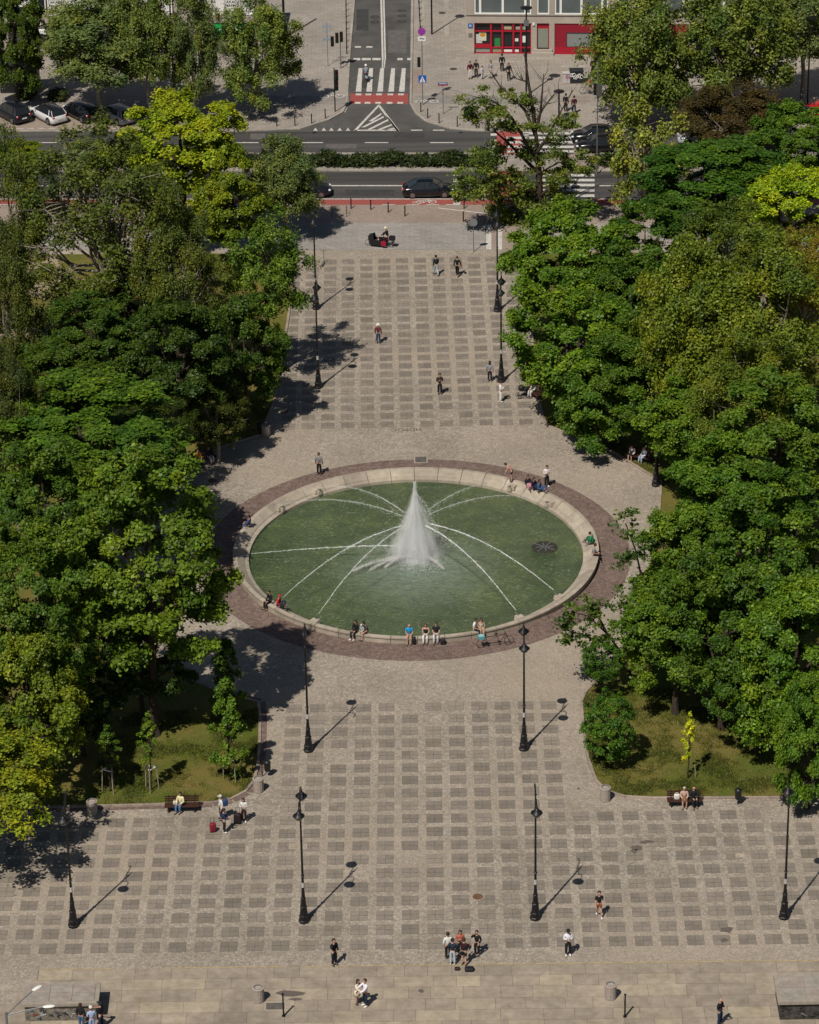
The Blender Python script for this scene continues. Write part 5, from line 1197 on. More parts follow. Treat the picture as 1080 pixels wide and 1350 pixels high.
def bollard(label, px, py, h=.95, r_=.05, group='black bollards along the kerbs'):
    o = MB(); o.lathe([(r_ * 1.3, 0), (r_ * 1.3, .06), (r_, .08), (r_, h - .08), (r_ * 1.15, h - .07), (r_ * 1.1, h - .02), (r_ * .5, h)], M['iron'], n=8); x = o.build('bollard'); x.location = G(px, py); return tag(x, label, 'bollard', group)
for px, py in ((365, 166.5), (389, 165.5), (411, 162.5), (429, 156), (555, 147.5), (564, 155.5), (579, 162), (603, 166.5), (628, 168.5)): bollard('thin black bollard on the kerb of the side-street corner', px, py, .95, .05, 'bollards at the side-street corners')
for px, py in ((463, 275), (489, 276.5), (512, 280), (534, 285), (611, 292), (612, 275)): bollard('black bollard along the red cycle lane', px, py, .95, .055, 'bollards along the red cycle lane')
for i in range(10): bollard('black bollard in the row along left kerb of side street', 457.3 - i * .12, 71 - i * 8.1, .9, .05, 'bollards along the left kerb of the side street')
for i in range(6): bollard('black bollard in the row along right kerb of side street', 554.5 - i * .45, 45 - i * 8.2, .9, .05, 'bollards along the right kerb of the side street')
for px, py in ((745, 272), (760, 281), (777, 274)): bollard('black bollard at the right zebra end', px, py, .95, .05, 'bollards at the zebra')
bollard('black bollard on the pavement near the two waiting black cars', 759, 166, .95, .05)
for lab, px, py in (('black post on the terrace by the oil-stained paving, left', 374, 1340), ('black post on the terrace right of centre', 824, 1341)):
    b = MB(); b.box((0, 0, .75), (.09, .09, 1.5), M['iron'], taper=.9); b.box((0, 0, 1.52), (.12, .12, .05), M['iron']); b.box((0, 0, .03), (.18, .18, .06), M['iron']); o = b.build('metal_post'); o.location = G(px, py); tag(o, lab, 'post')
for lab, px, py in (('left of two low hoop cycle stands by the cycle lane', 438, 284), ('right of two low hoop cycle stands by the cycle lane', 457, 284)):
    b = MB(); b.tube([(-.0, -.35, 0), (-.0, -.35, .7), (0, -.2, .85), (0, .2, .85), (0, .35, .7), (0, .35, 0)], .028, M['iron'], 6); o = b.build('cycle_stand'); o.location = G(px, py); tag(o, lab, 'cycle stand')
def cover(label, px, py, r_, col, sq=None, name='manhole_cover'):
    b = MB(); m = plain(col, .8, .2, .3, .35, 8); fr = plain((.36, .31, .26), .9)
    if sq: 
        b.box((0, 0, .012), (sq[0], sq[1], .012), fr); b.box((0, 0, .018), (sq[0] - .16, sq[1] - .16, .012), m)
    else: b.lathe([(r_, .0), (r_, .018)], fr, n=20); b.lathe([(r_ * .88, .016), (r_ * .88, .024)], m, n=20)
    o = b.build(name); o.location = G(px, py); tag(o, label, 'manhole cover')
cover('rusty round manhole cover in the lower plaza between lamps', 630, 1182.5, .36, (.16, .085, .05)); cover('rusty round manhole cover near the shaded left bench', 280, 634, .38, (.18, .10, .06)); cover('dark round manhole cover by the far avenue bins', 375, 543, .38, (.09, .07, .06))
cover('pale square hatch with grey plate behind the fountain', 555, 606, 0, (.12, .11, .10), (1.0, 1.1)); cover('narrow pale hatch behind the fountain', 541, 593.5, 0, (.36, .31, .25), (1.1, .5)); cover('pale framed hatch left of the lower left lamp', 393, 1116, 0, (.36, .30, .22), (1.1, .6)); cover('small light stone hatch in the lower right plaza', 976, 1128, 0, (.44, .36, .28), (.55, .45))
cover('oil-dark plate set in the terrace by the left post', 363, 1327, 0, (.13, .115, .10), (1.2, .8))
for i, (px, py) in enumerate(((494, 22), (494, 29), (530, 14), (530, 21), (530, 28), (598, 91), (583, 17))): cover(('upper left', 'lower left', 'top right', 'middle right', 'bottom right', 'lone pavement', 'upper pavement')[i] + ' dark manhole cover by the side street', px, py, .42, (.07, .065, .06))
b = MB(); cm = plain((.12, .10, .085), .9)
for (x, y, r_, sx) in ((840, 1118, .28, 1.6), (852, 1110, .2, 2.6), (836, 1122, .3, .8), (958, 1226, .35, 1.3), (955, 1240, .22, 1.2), (763, 1040, .12, 1), (380, 1310, .3, 3), (390, 1318, .15, 3), (555, 1307, .22, 1)):
    c = G(x, y); rr = random.Random(x)
    b.poly([c + Vector((sx * r_ * math.cos(k * .6283) * rr.uniform(.5, 1.2), r_ * math.sin(k * .6283) * rr.uniform(.5, 1.2), 0)) for k in range(10)], cm, .02)
struct(b.build('ground_stains'))
TEXTS = []
def text(body, size, mat, parent=None, name='lettering', mw=None, depth=.01, sx=1.0):
    cu = bpy.data.curves.new(name, 'FONT'); cu.body = body; cu.size = size; cu.align_x = 'CENTER'; cu.align_y = 'CENTER'; cu.extrude = depth; cu.materials.append(mat)
    o = bpy.data.objects.new(name, cu); COL.objects.link(o); o.parent = parent
    if mw is not None: o.matrix_local = mw
    TEXTS.append(o); return o
o = text('HDPOC', .95, plain((.11, .09, .075), .9, vary=.4), None, 'ground_graffiti', Matrix.Translation((*G(536, 566.5)[:2], .016)) @ Matrix.Rotation(math.pi, 4, 'Z') @ Matrix.Diagonal((.7, .75, 1, 1)), .001); tag(o, 'dark painted letters on the cobbles before the fountain, upside down', 'graffiti')

# ------------------------------------------------------------------ cars
def car(label, px, py, a, paint, roof=None, kind='sedan', rough=.18):
    g = G(px, py); t = thing('parked_car' if kind != 'moving' else 'car', label, 'car', (g.x, g.y, .014), R(a - 90))
    pm = plain(paint, rough, .15, .6, .03); rm = plain(roof, rough, .1, .6, .03) if roof else pm
    hatch = kind in ('hatch', 'suv'); hh = 1.62 if kind == 'suv' else 1.45
    L = 4.55 if not hatch else 4.25; W = .89; s = L / 4.5
    # body: rounded sections along x (front = +x)
    st = [(-2.25, .42, .72, .62), (-2.18, .28, .88, .80), (-1.9, .22, .97 if hatch else .93, .87), (-1.3, .20, .98, .89), (0, .19, .95, .90), (1.0, .20, .92, .89), (1.7, .22, .84, .87), (2.1, .26, .72, .80), (2.25, .38, .58, .62)]
    vs, fs = [], []; prof = [(-1, 0), (-1, .55), (-.93, .85), (-.80, 1), (.80, 1), (.93, .85), (1, .55), (1, 0), (.85, -.04), (-.85, -.04)]
    for x, z0, z1, w_ in st:
        for u, v in prof: vs.append((x * s, u * w_, z0 + (z1 - z0) * v))
    n = len(prof)
    for i in range(len(st) - 1):
        for k in range(n): q_ = (k + 1) % n; fs.append((i * n + k, (i + 1) * n + k, (i + 1) * n + q_, i * n + q_))
    fs += [tuple(range(n)), tuple(range((len(st) - 1) * n, len(st) * n))[::-1]]
    b = MB(); b.add(vs, fs, pm); b.build('body', t, True)
    if hatch: gx = [(-2.12, .95, .76), (-1.75, hh - .06, .62), (-1.3, hh, .66), (.1, hh, .67), (.45, hh - .05, .66), (1.25, .92, .78)]
    else: gx = [(-1.75, .95, .76), (-1.0, hh - .08, .62), (-.6, hh, .65), (.1, hh, .66), (.4, hh - .04, .65), (1.25, .92, .78)]
    vs, fs = [], []
    for x, z, w_ in gx: vs += [(x * s, -.80, .90), (x * s, -w_, z), (x * s, w_, z), (x * s, .80, .90)]
    for i in range(len(gx) - 1):
        for k in range(3): fs.append((i * 4 + k, (i + 1) * 4 + k, (i + 1) * 4 + k + 1, i * 4 + k + 1))
    b = MB(); b.add(vs, fs, M['glass']); b.build('windows', t)
    b = MB(); i0, i1 = 1, 4
    vs = []
    for x, z, w_ in gx[i0:i1 + 1]: vs += [(x * s, -w_ - .012, z - .05), (x * s, -w_ * .86, z + .025), (x * s, w_ * .86, z + .025), (x * s, w_ + .012, z - .05)]
    fs = []
    for i in range(i1 - i0):
        for k in range(3): fs.append((i * 4 + k, (i + 1) * 4 + k, (i + 1) * 4 + k + 1, i * 4 + k + 1))
    b.add(vs, fs, rm); b.build('roof', t, True)
    for sd_ in (-1, 1):
        xm = -.35 * s; ps = [([(gx[i][0] * s, sd_ * (gx[i][2] + (.02 if i else .01)), gx[i][1]), (gx[j][0] * s, sd_ * (gx[j][2] + .01), gx[j][1])], .032) for i, j in ((0, 1), (4, 5))]
        ps.append(([(xm, sd_ * .80, .93), (xm, sd_ * .665, hh - .04)], .022))
        if hatch: ps.append(([(-1.5 * s, sd_ * .80, .93), (-1.42 * s, sd_ * .66, hh - .04)], .05))
        for pp, r_ in ps: b = MB(); b.tube(pp, r_, pm if r_ > .03 else M['black'], 5); b.build('pillar', t)
    for x in (-1.38, 1.38):
        for y in (-1, 1):
            b = MB(); b.tube([(x * s, y * .70, .33), (x * s, y * .90, .33)], .33, M['tyre'], 18); w_ = b.build('wheel', t); b = MB(); b.tube([(x * s, y * .89, .33), (x * s, y * .912, .33)], .21, M['steel'], 14); b.tube([(x * s, y * .9, .33), (x * s, y * .93, .33)], .06, M['zinc'], 8); b.build('rim', w_)
            bb = MB(); bb.tube([(x * s, y * .60, .36), (x * s, y * .893, .36)], .38, M['black'], 16); bb.build('wheel_arch', t)
    for y in (-1, 1):
        b = MB(); b.ell((2.1 * s, y * .62, .66), (.14, .17, .09), plain((.7, .7, .72), .1, 0, .6), 10, 6); b.build('headlight', t)
        b = MB(); b.ell((-2.14 * s, y * .66, .82), (.10, .14, .13), plain((.35, .01, .012), .2, 0, .6), 10, 6); b.build('tail_light', t)
        b = MB(); b.ell((.85 * s, y * .98, 1.0), (.07, .11, .075), pm, 8, 5); b.build('mirror', t)
    b = MB(); b.box((-2.26 * s, 0, .62), (.03, .5, .12), M['white']); b.build('number_plate', t)
    b = MB(); b.box((2.24 * s, 0, .46), (.05, .9, .16), M['black']); b.build('grille', t)
    return t
CB = (.008, .009, .012)
car('black sedan driving right on the near carriageway', 565, 257, 90, CB, kind='moving'); car('dark car on the near carriageway half hidden by the pale young tree', 403, 257, 90, (.012, .013, .016), kind='moving')
car('black estate car parked at far left of the bay', 17, 156, -143, (.010, .012, .018), kind='suv'); car('white hatchback with black roof in the parking bay', 64, 157, -143, (.74, .74, .74), (.015, .015, .017), 'hatch')
car('black hatchback with lit red tail lamp parked beside the white one', 108, 154.5, -143, CB, kind='hatch'); car('silver hatchback in the bay half behind the lime maple', 155, 158, -143, (.32, .33, .35), kind='hatch', rough=.25)
car('upper of two black cars waiting at the zebra', 786, 186, -92, CB, kind='moving'); car('lower of two black cars waiting at the zebra', 792, 198, -90, (.010, .010, .012), kind='moving')
car('light grey car beyond the young tree on the far carriageway', 926, 188, -90, (.45, .46, .48), kind='moving'); car('red car parked under trees at the right picture edge', 1080, 153, 145, (.50, .010, .022), kind='hatch')
car('pale blue-white car near the road between the right trees', 889, 280, -65, (.55, .62, .68), kind='hatch')

# ------------------------------------------------------------------ signs, signals and tall street lamps
def upright(px, py, dz): # face towards the camera
    return G(px, py)
def pole_thing(name, label, cat, px, py, h, r_=.04, mat='zinc', group=None):
    t = thing(name, label, cat, G(px, py), 0, group); b = MB(); b.tube([(0, 0, 0), (0, 0, h)], [r_, r_ * .8], M[mat], 7); b.build('pole', t); return t
t = pole_thing('road_sign', 'no-stopping sign and white plate above a pedestrian crossing sign', 'road sign', 557.5, 138, 7.6, .05)
b = MB(); b.lathe([(.36, -.02), (.36, .02)], plain((.42, .035, .30), .5), n=24); o = b.build('round_sign', t); o.matrix_local = Matrix.Translation((0, -.07, 7.2)) @ Matrix.Rotation(R(90), 4, 'X')
b = MB(); b.lathe([(.24, -.02), (.24, .02)], plain((.06, .08, .45), .5), n=24); x = b.build('blue_disc', o); x.location = (0, 0, .012)
b = MB(); b.box((0, 0, .035), (.56, .07, .01), plain((.5, .035, .30), .5), R(45)); b.box((0, 0, .046), (.56, .07, .01), plain((.5, .035, .30), .5), R(-45)); b.build('cross', o)
b = MB(); b.box((0, -.07, 6.5), (.72, .03, .44), M['white']); b.build('white_plate', t); b = MB(); b.tube([(-.2, -.10, 6.5), (-.05, -.10, 6.58), (.1, -.10, 6.48), (.22, -.10, 6.55)], .03, M['black'], 5); b.build('plate_mark', t)
b = MB(); b.box((-.3, 0, 4.2), (.3, .3, .9), M['black']); b.build('signal_head', t); b = MB(); b.box((0, -.08, 2.55), (.74, .03, .74), plain((.02, .10, .42), .5)); s_ = b.build('crossing_sign', t)
b = MB(); b.poly([(-.28, -.105, 2.25), (.28, -.105, 2.25), (0, -.105, 2.86)], M['white']); x = b.build('white_triangle', s_); b = MB(); b.ell((0, -.115, 2.62), (.05, .012, .05), M['black'], 8, 4); b.tube([(0, -.115, 2.57), (.02, -.115, 2.43), (-.08, -.115, 2.3)], .024, M['black'], 4); b.tube([(.02, -.115, 2.43), (.10, -.115, 2.3)], .024, M['black'], 4); b.build('walking_figure', s_)
t = pole_thing('street_name_sign', 'blue and red street name sign on a thin post at the corner', 'street sign', 584.5, 150, 2.9, .04)
b = MB(); b.box((0, -.05, 2.98), (.9, .04, .18), plain((.025, .07, .26), .5)); b.box((0, -.05, 2.83), (.9, .038, .11), plain((.36, .03, .05), .5)); b.box((0, -.075, 2.98), (.7, .008, .05), M['white']); b.build('name_plate', t)
b = MB(); b.box((0, -.06, 2.0), (.2, .05, .16), M['zinc']); b.build('small_box', t)
def signal(label, px, py, h, heads, mat='iron'):
    t = pole_thing('traffic_light', label, 'traffic light', px, py, h, .06, mat)
    for dx, z in heads:
        b = MB(); b.box((dx, -.05, z), (.32, .28, .95), M['black']); hd = b.build('signal_head', t)
        for k, c in enumerate(((.12, .01, .01), (.12, .07, .01), (.01, .08, .03))): b = MB(); b.tube([(dx, -.2, z + .3 - .3 * k), (dx, -.23, z + .3 - .3 * k)], .1, plain(tuple(x * .25 for x in c), .3), 10); b.build('lens', hd)
    return t
signal('traffic light with two black heads at the left of the stop line', 449.5, 90, 3.6, ((-.30, 3.1), (.12, 3.2), (-.75, 2.75)), 'zinc')
signal('dark signal pole at the left zebra corner of the side street', 442, 147, 4.3, ((.22, 3.6), (.2, 2.6)), 'iron')
signal('traffic light in the median before the half-bare tree', 640, 205, 3.4, ((.25, 2.9),), 'zinc')
signal('thin grey signal pole with grey box at right end of upper zebra', 787, 230, 3.4, ((-.2, 8.0),), 'zinc')
t = bpy.data.objects['traffic_light.003']; b = MB(); b.tube([(0, 0, 3.4), (0, 0, 10.5)], .05, M['zinc'], 7); b.box((.12, -.1, 7.9), (.5, .3, 1.0), M['steel']); b.build('upper_pole', t)
t = pole_thing('sign_post', 'thin post carrying two pale blue sign frames on left pavement', 'road sign', 432.5, 87, 4.4, .035)
for z in (4.0, 2.7):
    b = MB(); b.tube([(-.4, -.05, z - .45), (.4, -.05, z - .45), (.4, -.05, z + .45), (-.4, -.05, z + .45), (-.4, -.05, z - .45)], .022, plain((.25, .36, .48), .5), 5); b.box((0, -.05, z), (.78, .012, .14), plain((.2, .3, .42), .5)); b.build('sign_frame', t)
t = pole_thing('round_road_sign', 'round road sign seen from behind at the far plaza corner', 'road sign', 624.5, 332, 2.9, .04)
b = MB(); b.lathe([(.34, -.015), (.34, .015)], M['zinc'], n=22); o = b.build('sign_disc', t); o.matrix_local = Matrix.Translation((0, -.06, 2.7)) @ Matrix.Rotation(R(80), 4, 'X')
def discl(label, px, py, h, w_=.42, second=None):
    t = pole_thing('street_lamp', label, 'street lamp', px, py, h, .09, 'iron', 'modern street lamps beyond the avenue'); b = MB(); b.lathe([(.08, h - .25), (.12, h - .1), (w_, h), (w_, h + .06), (.1, h + .14)], M['iron'], n=16); b.build('lamp_head', t)
    if second: b = MB(); b.box((0, -.08, second), (.45, .3, .55), M['zinc']); b.build('camera_box', t)
    return t
discl('dark disc-topped street lamp standing before the red shop', 694, 126, 8.6, .55, 7.2); discl('dark disc-topped street lamp beside the two walkers', 737, 160, 2.9, .5); discl('street lamp at the right picture edge near the red car', 1064, 155, 9.6, .5)
discl('black street lamp post on the right pavement of side street', 569.5, 45, 8.5, .5)
discl('tall thin grey lamp between plane trees at left', 231, 148, 11.0, .3, 6.5)
discl('low disc lamp on the lower zebra by the half-bare tree', 745, 257, 3.0, .42)

# ------------------------------------------------------------------ buildings beyond the pavement
def local(o, u):
    return Matrix(((u.x, -u.y, 0, o.x), (u.y, u.x, 0, o.y), (0, 0, 1, 0), (0, 0, 0, 1)))
o0, o1 = G(615, 70.8), G(1090, 74); u = (o1 - o0).normalized()
bt = thing('shop_building', 'pale stone building with a red framed shop on its ground floor', 'building', o0); bt.matrix_world = local(o0, u)
S = 13.55; X = lambda px: (px - 615) / S; Zp = lambda py: (71 - py) / 12.75
stone = tinted_material('pale_stone_facade', (.42, .365, .31), .1, nscale=.8, stain=.12); redm = plain((.38, .012, .030), .45, 0, .4, .08); red2 = plain((.26, .012, .028), .5, 0, .4, .1); wht = M['white']
def fbox(b, x0, x1, z0, z1, y0, y1, mat, tone=.5): b.box(((x0 + x1) / 2, (y0 + y1) / 2, (z0 + z1) / 2), (x1 - x0, y1 - y0, z1 - z0), mat, tone=tone)
b = MB(); Lb = 42
op = [(X(625.5), X(700)), (X(707.5), X(723.5)), (X(730.5), X(800)), (X(812), X(870)), (X(880), X(905)), (X(915), X(985)), (X(995), X(1065))]
x = 0
for x0, x1 in op: fbox(b, x, x0, 0, 3.14, 0, .6, stone, random.random()); x = x1
fbox(b, x, Lb, 0, 3.14, 0, .6, stone, .5); fbox(b, 0, Lb, 3.14, 4.0, 0, .6, stone, .7)
up = [(X(626), X(700)), (X(708), X(723.5)), (X(731), X(800)), (X(812), X(828)), (X(838), X(905)), (X(915), X(985)), (X(995), X(1065))]; x = 0
for x0, x1 in up: fbox(b, x, x0, 4.0, 6.4, 0, .6, stone, random.random()); x = x1
fbox(b, x, Lb, 4.0, 6.4, 0, .6, stone); fbox(b, 0, Lb, 6.4, 12, 0, .6, stone); fbox(b, 0, Lb, 0, 12, .9, 12, stone, .3); b.build('wall', bt)
b = MB(); fbox(b, -.04, Lb, 3.95, 4.06, -.10, -.002, M['kerbgrey']); fbox(b, 0, X(625), 0, .35, -.06, -.002, stone); b.build('string_course', bt)
for x0, x1 in up:
    b = MB(); fbox(b, x0, x1, 4.02, 6.38, .10, .14, plain((.10, .12, .12), .15, 0, .6, .2, .6)); pn = b.build('window', bt)
    b = MB(); w_ = x1 - x0; xs = [x0, x1] if w_ < 2 else [x0, x0 + .55, x0 + w_ * .5, x1 - .55, x1]
    for q_ in xs: fbox(b, max(x0, q_ - .11), min(x1, q_ + .11), 4.16, 6.38, .02, .09, wht)
    fbox(b, x0, x1, 4.02, 4.16, -.04, .09, wht); b.build('frame', pn)
# shop
sh = MB(); x0, x1 = op[0]; fbox(sh, x0, x1, 0, 3.14, .35, .4, plain((.018, .02, .024), .2, 0, .5)); sf = sh.build('shop_window', bt)
b = MB(); cols = [x0, x0 + 1.62, x0 + 2.72, x0 + 3.78, x0 + 4.5, x1]
for q_ in cols: fbox(b, max(x0, q_ - .09), min(x1, q_ + .09), .1, 3.14, .12, .26, redm)
for z in (.05, .62, 2.28, 3.08): fbox(b, x0 + .01, x1 - .01, z - .06 if z > .1 else 0, z + .06, .13, .255, redm)
fbox(b, x0, x0 + 1.62, .6, .95, .125, .25, redm); b.build('red_frame', sf)
b = MB()
fbox(b, x0 + .15, x0 + .75, 1.0, 1.9, .29, .33, plain((.5, .56, .56), .5)); fbox(b, x0 + .45, x0 + 1.15, 1.25, 2.15, .26, .285, plain((.62, .62, .50), .5)); b.ell((x0 + .8, .255, 1.85), (.28, .012, .2), plain((.62, .28, .02), .5), 10, 5); b.build('poster', sf)
b = MB(); fbox(b, x0 + .1, x0 + 1.5, .1, .52, .24, .28, plain((.26, .30, .26), .5)); fbox(b, x0 + 1.75, x0 + 2.6, .1, .54, .24, .28, plain((.32, .27, .18), .5)); b.build('lower_panel', sf)
b = MB(); fbox(b, x0 + 1.95, x0 + 2.5, .66, 1.5, .26, .33, plain((.03, .22, .06), .5)); b.build('green_stand', sf)
b = MB(); fbox(b, x0 + 2.8, x0 + 3.6, 2.4, 2.8, .28, .33, plain((.42, .38, .24), .5)); fbox(b, x0 + 4.0, x0 + 5.0, 2.4, 2.75, .28, .33, plain((.34, .36, .28), .5)); fbox(b, x0 + 3.9, x0 + 4.25, 1.2, 1.5, .28, .31, wht); fbox(b, x0 + 4.62, x0 + 4.95, 1.1, 1.75, .28, .31, wht); fbox(b, x0 + 2.85, x0 + 3.65, .14, .4, .24, .3, wht); fbox(b, x0 + 3.9, x0 + 4.3, .14, .42, .24, .3, wht); b.build('paper_notice', sf)
# door with steps, red panel with window
x0, x1 = op[1]; b = MB(); fbox(b, x0, x1, .55, 3.14, .2, .26, redm); dr = b.build('door', bt); b = MB(); fbox(b, x0 + .1, x1 - .1, .62, 2.55, .15, .19, plain((.24, .25, .21), .25, 0, .5)); b.build('glass_pane', dr)
b = MB(); fbox(b, x0 - .5, x1 + .45, 0, .28, -.45, -.003, stone, .4); fbox(b, x0 - .3, x1 + .3, .28, .55, -.22, -.004, stone, .5); b.build('step', bt)
x0, x1 = op[2]; b = MB()
fbox(b, x0, x1, 0, .7, .06, .12, redm); fbox(b, x0, x0 + 1.15, .7, 3.14, .10, .16, red2); fbox(b, x0 + 1.15, x1, 2.2, 3.14, .10, .16, red2)
for k in range(11): fbox(b, x0, x0 + 1.15 if k < 7 else x1, .75 + k * .22, .76 + k * .22, .09, .099, plain((.42, .03, .05), .5))
pw = b.build('red_panel', bt); b = MB(); fbox(b, x0 + 1.17, x1 - .02, .72, 2.18, .22, .26, plain((.22, .23, .23), .2, 0, .5)); b.build('panel_window', bt)
for x0, x1 in op[3:]: b = MB(); fbox(b, x0, x1, 0, 3.14, .1, .16, red2 if x1 - x0 < 3 else plain((.03, .035, .04), .2, 0, .5)); b.build('shop_window', bt)
b = MB(); fbox(b, X(617.5), X(623.5), 2.65, 3.1, -.05, -.003, plain((.03, .10, .36), .5)); sgn = b.build('blue_plate', bt); b = MB(); fbox(b, X(619), X(622), 2.75, 3.0, -.06, -.051, plain((.32, .42, .66), .5)); b.build('plate_mark', sgn)
b = MB(); fbox(b, X(618), X(623), 1.7, 2.1, -.03, -.003, M['zinc']); b.build('notice_board', bt)
b = MB(); fbox(b, X(702), X(704.5), 2.95, 3.2, -.12, -.003, wht); b.build('alarm_box', bt)
# office block at the left
o0, o1 = G(-60, 72), G(345, 71.2); u = (o1 - o0).normalized(); bt = thing('office_building', 'pale office building with white sign panels and a green shop sign', 'building', o0); bt.matrix_world = local(o0, u)
X = lambda px: (px + 60) / S; Lb = X(345)
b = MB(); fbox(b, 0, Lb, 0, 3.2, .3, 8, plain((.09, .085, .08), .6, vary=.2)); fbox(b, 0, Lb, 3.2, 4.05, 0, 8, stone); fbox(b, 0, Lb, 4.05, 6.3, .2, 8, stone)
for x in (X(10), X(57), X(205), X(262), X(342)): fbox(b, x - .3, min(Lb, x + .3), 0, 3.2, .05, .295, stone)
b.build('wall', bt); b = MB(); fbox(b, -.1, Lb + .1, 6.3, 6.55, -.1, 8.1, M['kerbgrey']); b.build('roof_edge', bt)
def panel(x0, x1, lines):
    b = MB(); fbox(b, x0, x1, 4.12, 6.28, .08, .14, M['white']); p = b.build('sign_panel', bt)
    b = MB(); fbox(b, x0 - .08, x1 + .08, 3.98, 4.11, -.06, .12, wht); fbox(b, x0 - .12, x0 - .003, 4.11, 6.28, -.02, .12, wht); fbox(b, x1 + .003, x1 + .12, 4.11, 6.28, -.02, .12, wht); fbox(b, x0 + .05, x1 - .05, 4.32, 4.36, .06, .078, plain((.25, .10, .12), .6)); fbox(b, x0 + .05, x1 - .05, 5.52, 5.58, .06, .078, plain((.12, .10, .10), .6)); b.build('panel_frame', p)
    for i, (tx, sz) in enumerate(lines): text(tx, sz, M['black'], p, 'lettering', Matrix.Translation(((x0 + x1) / 2, .06, 5.28 - i * .38)) @ Matrix.Rotation(R(90), 4, 'X'), .008)
panel(X(272), X(299), (('SPA', .34), ('&', .2), ('BEAUTY', .34))); panel(X(301), X(331), (('AKADEMIA', .40), ('PERFECT SKIN', .36))); panel(X(69.5), X(98), (('AKADEMIA', .38), ('PERFECT SKIN', .34))); panel(X(100), X(128), ()); panel(X(196), X(230), ()); panel(X(332.5), X(338), ())
for x0, x1 in ((X(22), X(54)), (X(56), X(64))):
    b = MB(); fbox(b, x0, x1, 4.15, 6.25, .1, .15, M['glass']); wn = b.build('window', bt); b = MB(); fbox(b, x0 - .1, x1 + .1, 4.0, 4.15, -.05, .14, wht); fbox(b, x0 - .1, x0, 4.15, 6.25, -.02, .14, wht); fbox(b, x1, x1 + .1, 4.15, 6.25, -.02, .14, wht)
    b.build('frame', wn)
    if x1 - x0 > 1: b = MB(); fbox(b, x0 + .02, x1 - .02, 4.85, 6.24, .06, .09, wht); b.build('blind', wn)
b = MB(); fbox(b, X(38), X(62), 2.95, 3.6, -.25, -.003, M['black']); sg = b.build('black_sign', bt); tx = text('Cola', .55, wht, sg, 'lettering', Matrix.Translation((X(51), -.27, 3.27)) @ Matrix.Rotation(R(90), 4, 'X'), .008); tx.data.shear = .3
b = MB(); fbox(b, X(283), X(342), 2.0, 3.1, -.2, .02, plain((.006, .25, .065), .5)); sg = b.build('green_sign', bt); b = MB(); fbox(b, X(284), X(295.5), 2.05, 3.05, -.23, -.203, plain((.012, .38, .10), .5)); fbox(b, X(285), X(295), 2.52, 2.6, -.25, -.232, wht); b.build('sign_logo', sg)
text('żabka', .85, wht, sg, 'lettering', Matrix.Translation((X(316), -.22, 2.55)) @ Matrix.Rotation(R(90), 4, 'X'), .008)
b = MB(); fbox(b, X(284), X(342), 0, 1.98, .15, .22, plain((.16, .17, .08), .3, 0, .5, .5, 1.2)); b.build('shop_window', bt)
b = MB(); fbox(b, X(40), X(76), 2.5, 2.62, -1.2, .04, wht); b.build('canopy', bt)
g = G(375, 50); b = MB(); b.tube([(0, 0, 0), (0, 0, 9)], .12, M['iron'], 8); b.lathe([(.22, 0), (.22, .25), (.14, .3)], M['iron'], n=10); o = b.build('dark_pole'); o.location = g; tag(o, 'dark pole at the end of the office building', 'pole')
# kiosk in the shade and the two utility cabinets
def cabinet(name, label, px, py, size, col, marks=None, rz=0):
    t = thing(name, label, 'utility cabinet' if name != 'kiosk' else 'kiosk', G(px, py), R(rz)); m = plain(col, .5, .1, .4); sx, sy, sz = size; b = MB(); b.box((0, 0, .06), (sx * .96, sy * .96, .12), M['concrete']); b.box((0, 0, .12 + sz / 2), (sx, sy, sz), m); b.build('casing', t); b = MB(); b.box((0, 0, .14 + sz), (sx + .1, sy + .1, .06), m); b.build('lid', t)
    b = MB(); b.box((0, -sy / 2 - .008, .12 + sz / 2), (.02, .012, sz * .94), M['black']); b.build('door_gap', t); return t
t = cabinet('utility_cabinet', 'black utility cabinet with white graffiti on the far pavement', 760, 109, (1.25, .9, 1.15), (.02, .024, .03))
b = MB(); rr = random.Random(2)
for k in range(7):
    c0 = Vector((-.45 + .15 * k, -.465, .8 + rr.uniform(-.1, .15))); b.tube([c0 + Vector((.14 * math.cos(j * .9), 0, (.14 + .1 * rr.random()) * math.sin(j * .9 + rr.random()))) for j in range(7)], .03, M['white'], 4)
b.build('graffiti', t)
t = cabinet('utility_cabinet', 'pale pink-stained cabinet left of the black graffiti cabinet', 747.5, 110, (.75, .5, .95), (.52, .48, .46)); b = MB(); b.ell((.08, -.256, .75), (.26, .006, .22), plain((.36, .2, .26), .7), 10, 4); b.build('graffiti', t)
cabinet('kiosk', 'dark boxy kiosk in deep shade under the top left trees', 27, 118, (3.6, 2.2, 2.5), (.016, .018, .02))
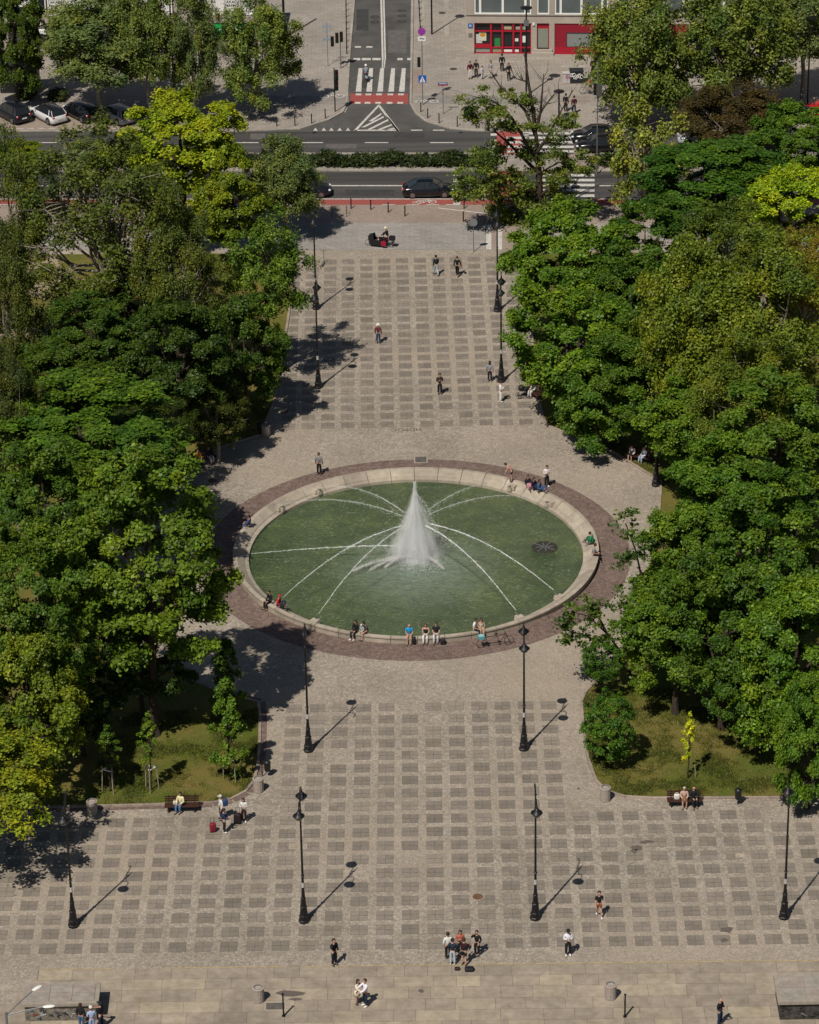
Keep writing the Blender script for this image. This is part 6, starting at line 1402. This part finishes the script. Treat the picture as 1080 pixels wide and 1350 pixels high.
# ------------------------------------------------------------------ stone vent blocks and lamp at the bottom edge
def stone_block(label, p00, size, splash, seed, rz=0, dark=None):
    t = thing('stone_block', label, 'stone block', p00, R(rz)); sx, sy, sz = size; gm = plain((.30, .265, .22), .85, vary=.18, scale=2.5)
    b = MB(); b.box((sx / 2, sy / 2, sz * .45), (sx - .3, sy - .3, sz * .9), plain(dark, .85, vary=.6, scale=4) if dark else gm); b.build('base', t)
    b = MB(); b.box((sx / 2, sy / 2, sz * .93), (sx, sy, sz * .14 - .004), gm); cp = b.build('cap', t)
    b = MB(); nx = 3 if sx > 3.6 else 2; wx = (sx - .5) / nx; wy = (sy - .5) / 2
    for i in range(nx):
        for j in range(2): b.box((.25 + wx * (i + .5), .25 + wy * (j + .5), sz + .01), (wx - .03, wy - .03, .05), plain((.29 + .02 * ((i + j) % 2), .26, .225), .85, vary=.2, scale=2))
    b.build('top_slab', cp)
    rr = random.Random(seed); b = MB()
    for k in range(22):
        c = tuple(v * .6 for v in splash[k % len(splash)]); x = rr.uniform(.3, sx - .5); z = rr.uniform(.12, sz * .62); b.tube([(x + rr.uniform(-.2, .2) * 1, .142, z + rr.uniform(-.15, .15)) for j in range(5)], rr.uniform(.02, .05), plain(c, .7), 4)
    b.build('graffiti', t); return t
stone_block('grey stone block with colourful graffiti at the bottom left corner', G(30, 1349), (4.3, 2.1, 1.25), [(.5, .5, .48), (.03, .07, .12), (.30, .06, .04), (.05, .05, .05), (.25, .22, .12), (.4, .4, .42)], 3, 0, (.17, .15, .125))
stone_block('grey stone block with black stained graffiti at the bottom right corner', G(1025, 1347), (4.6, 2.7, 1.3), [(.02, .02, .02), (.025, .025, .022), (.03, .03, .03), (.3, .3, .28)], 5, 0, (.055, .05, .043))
lt = G(8, 1337, 8.0); t = thing('double_street_lamp', 'grey street lamp with two white luminaires at the bottom left corner', 'street lamp', (lt.x, lt.y, 0)); b = MB(); b.tube([(0, 0, 0), (0, 0, 8.1)], [.10, .07], M['zinc'], 8); b.build('pole', t)
for px, py, z in ((44, 1305.5, 8.5), (58, 1327.5, 8.25)):
    e = G(px, py, z) - Vector((lt.x, lt.y, 0)); b = MB(); b.tube([(0, 0, 7.9), (e.x * .5, e.y * .5, 8.0 + (z - 8) * .5), tuple(e)], .035, M['zinc'], 6); ar = b.build('arm', t); d = Vector((e.x, e.y, 0)).normalized()
    b = MB(); b.ell(e + d * .25, (.34, .13, .07), M['white'], 12, 7, rot=Matrix.Rotation(math.atan2(d.y, d.x), 3, 'Z')); b.build('luminaire', ar)
dg = bpy.context.evaluated_depsgraph_get()
for o in TEXTS:
    me = bpy.data.meshes.new_from_object(o.evaluated_get(dg)); me.materials.clear(); me.materials.append(o.data.materials[0]); nm = o.name
    n = bpy.data.objects.new('lettering', me); COL.objects.link(n); par, ml = o.parent, o.matrix_local.copy(); props = {k: o[k] for k in ('label', 'category') if k in o}
    bpy.data.objects.remove(o); n.name = nm; n.parent = par; n.matrix_local = ml
    for k, v in props.items(): n[k] = v
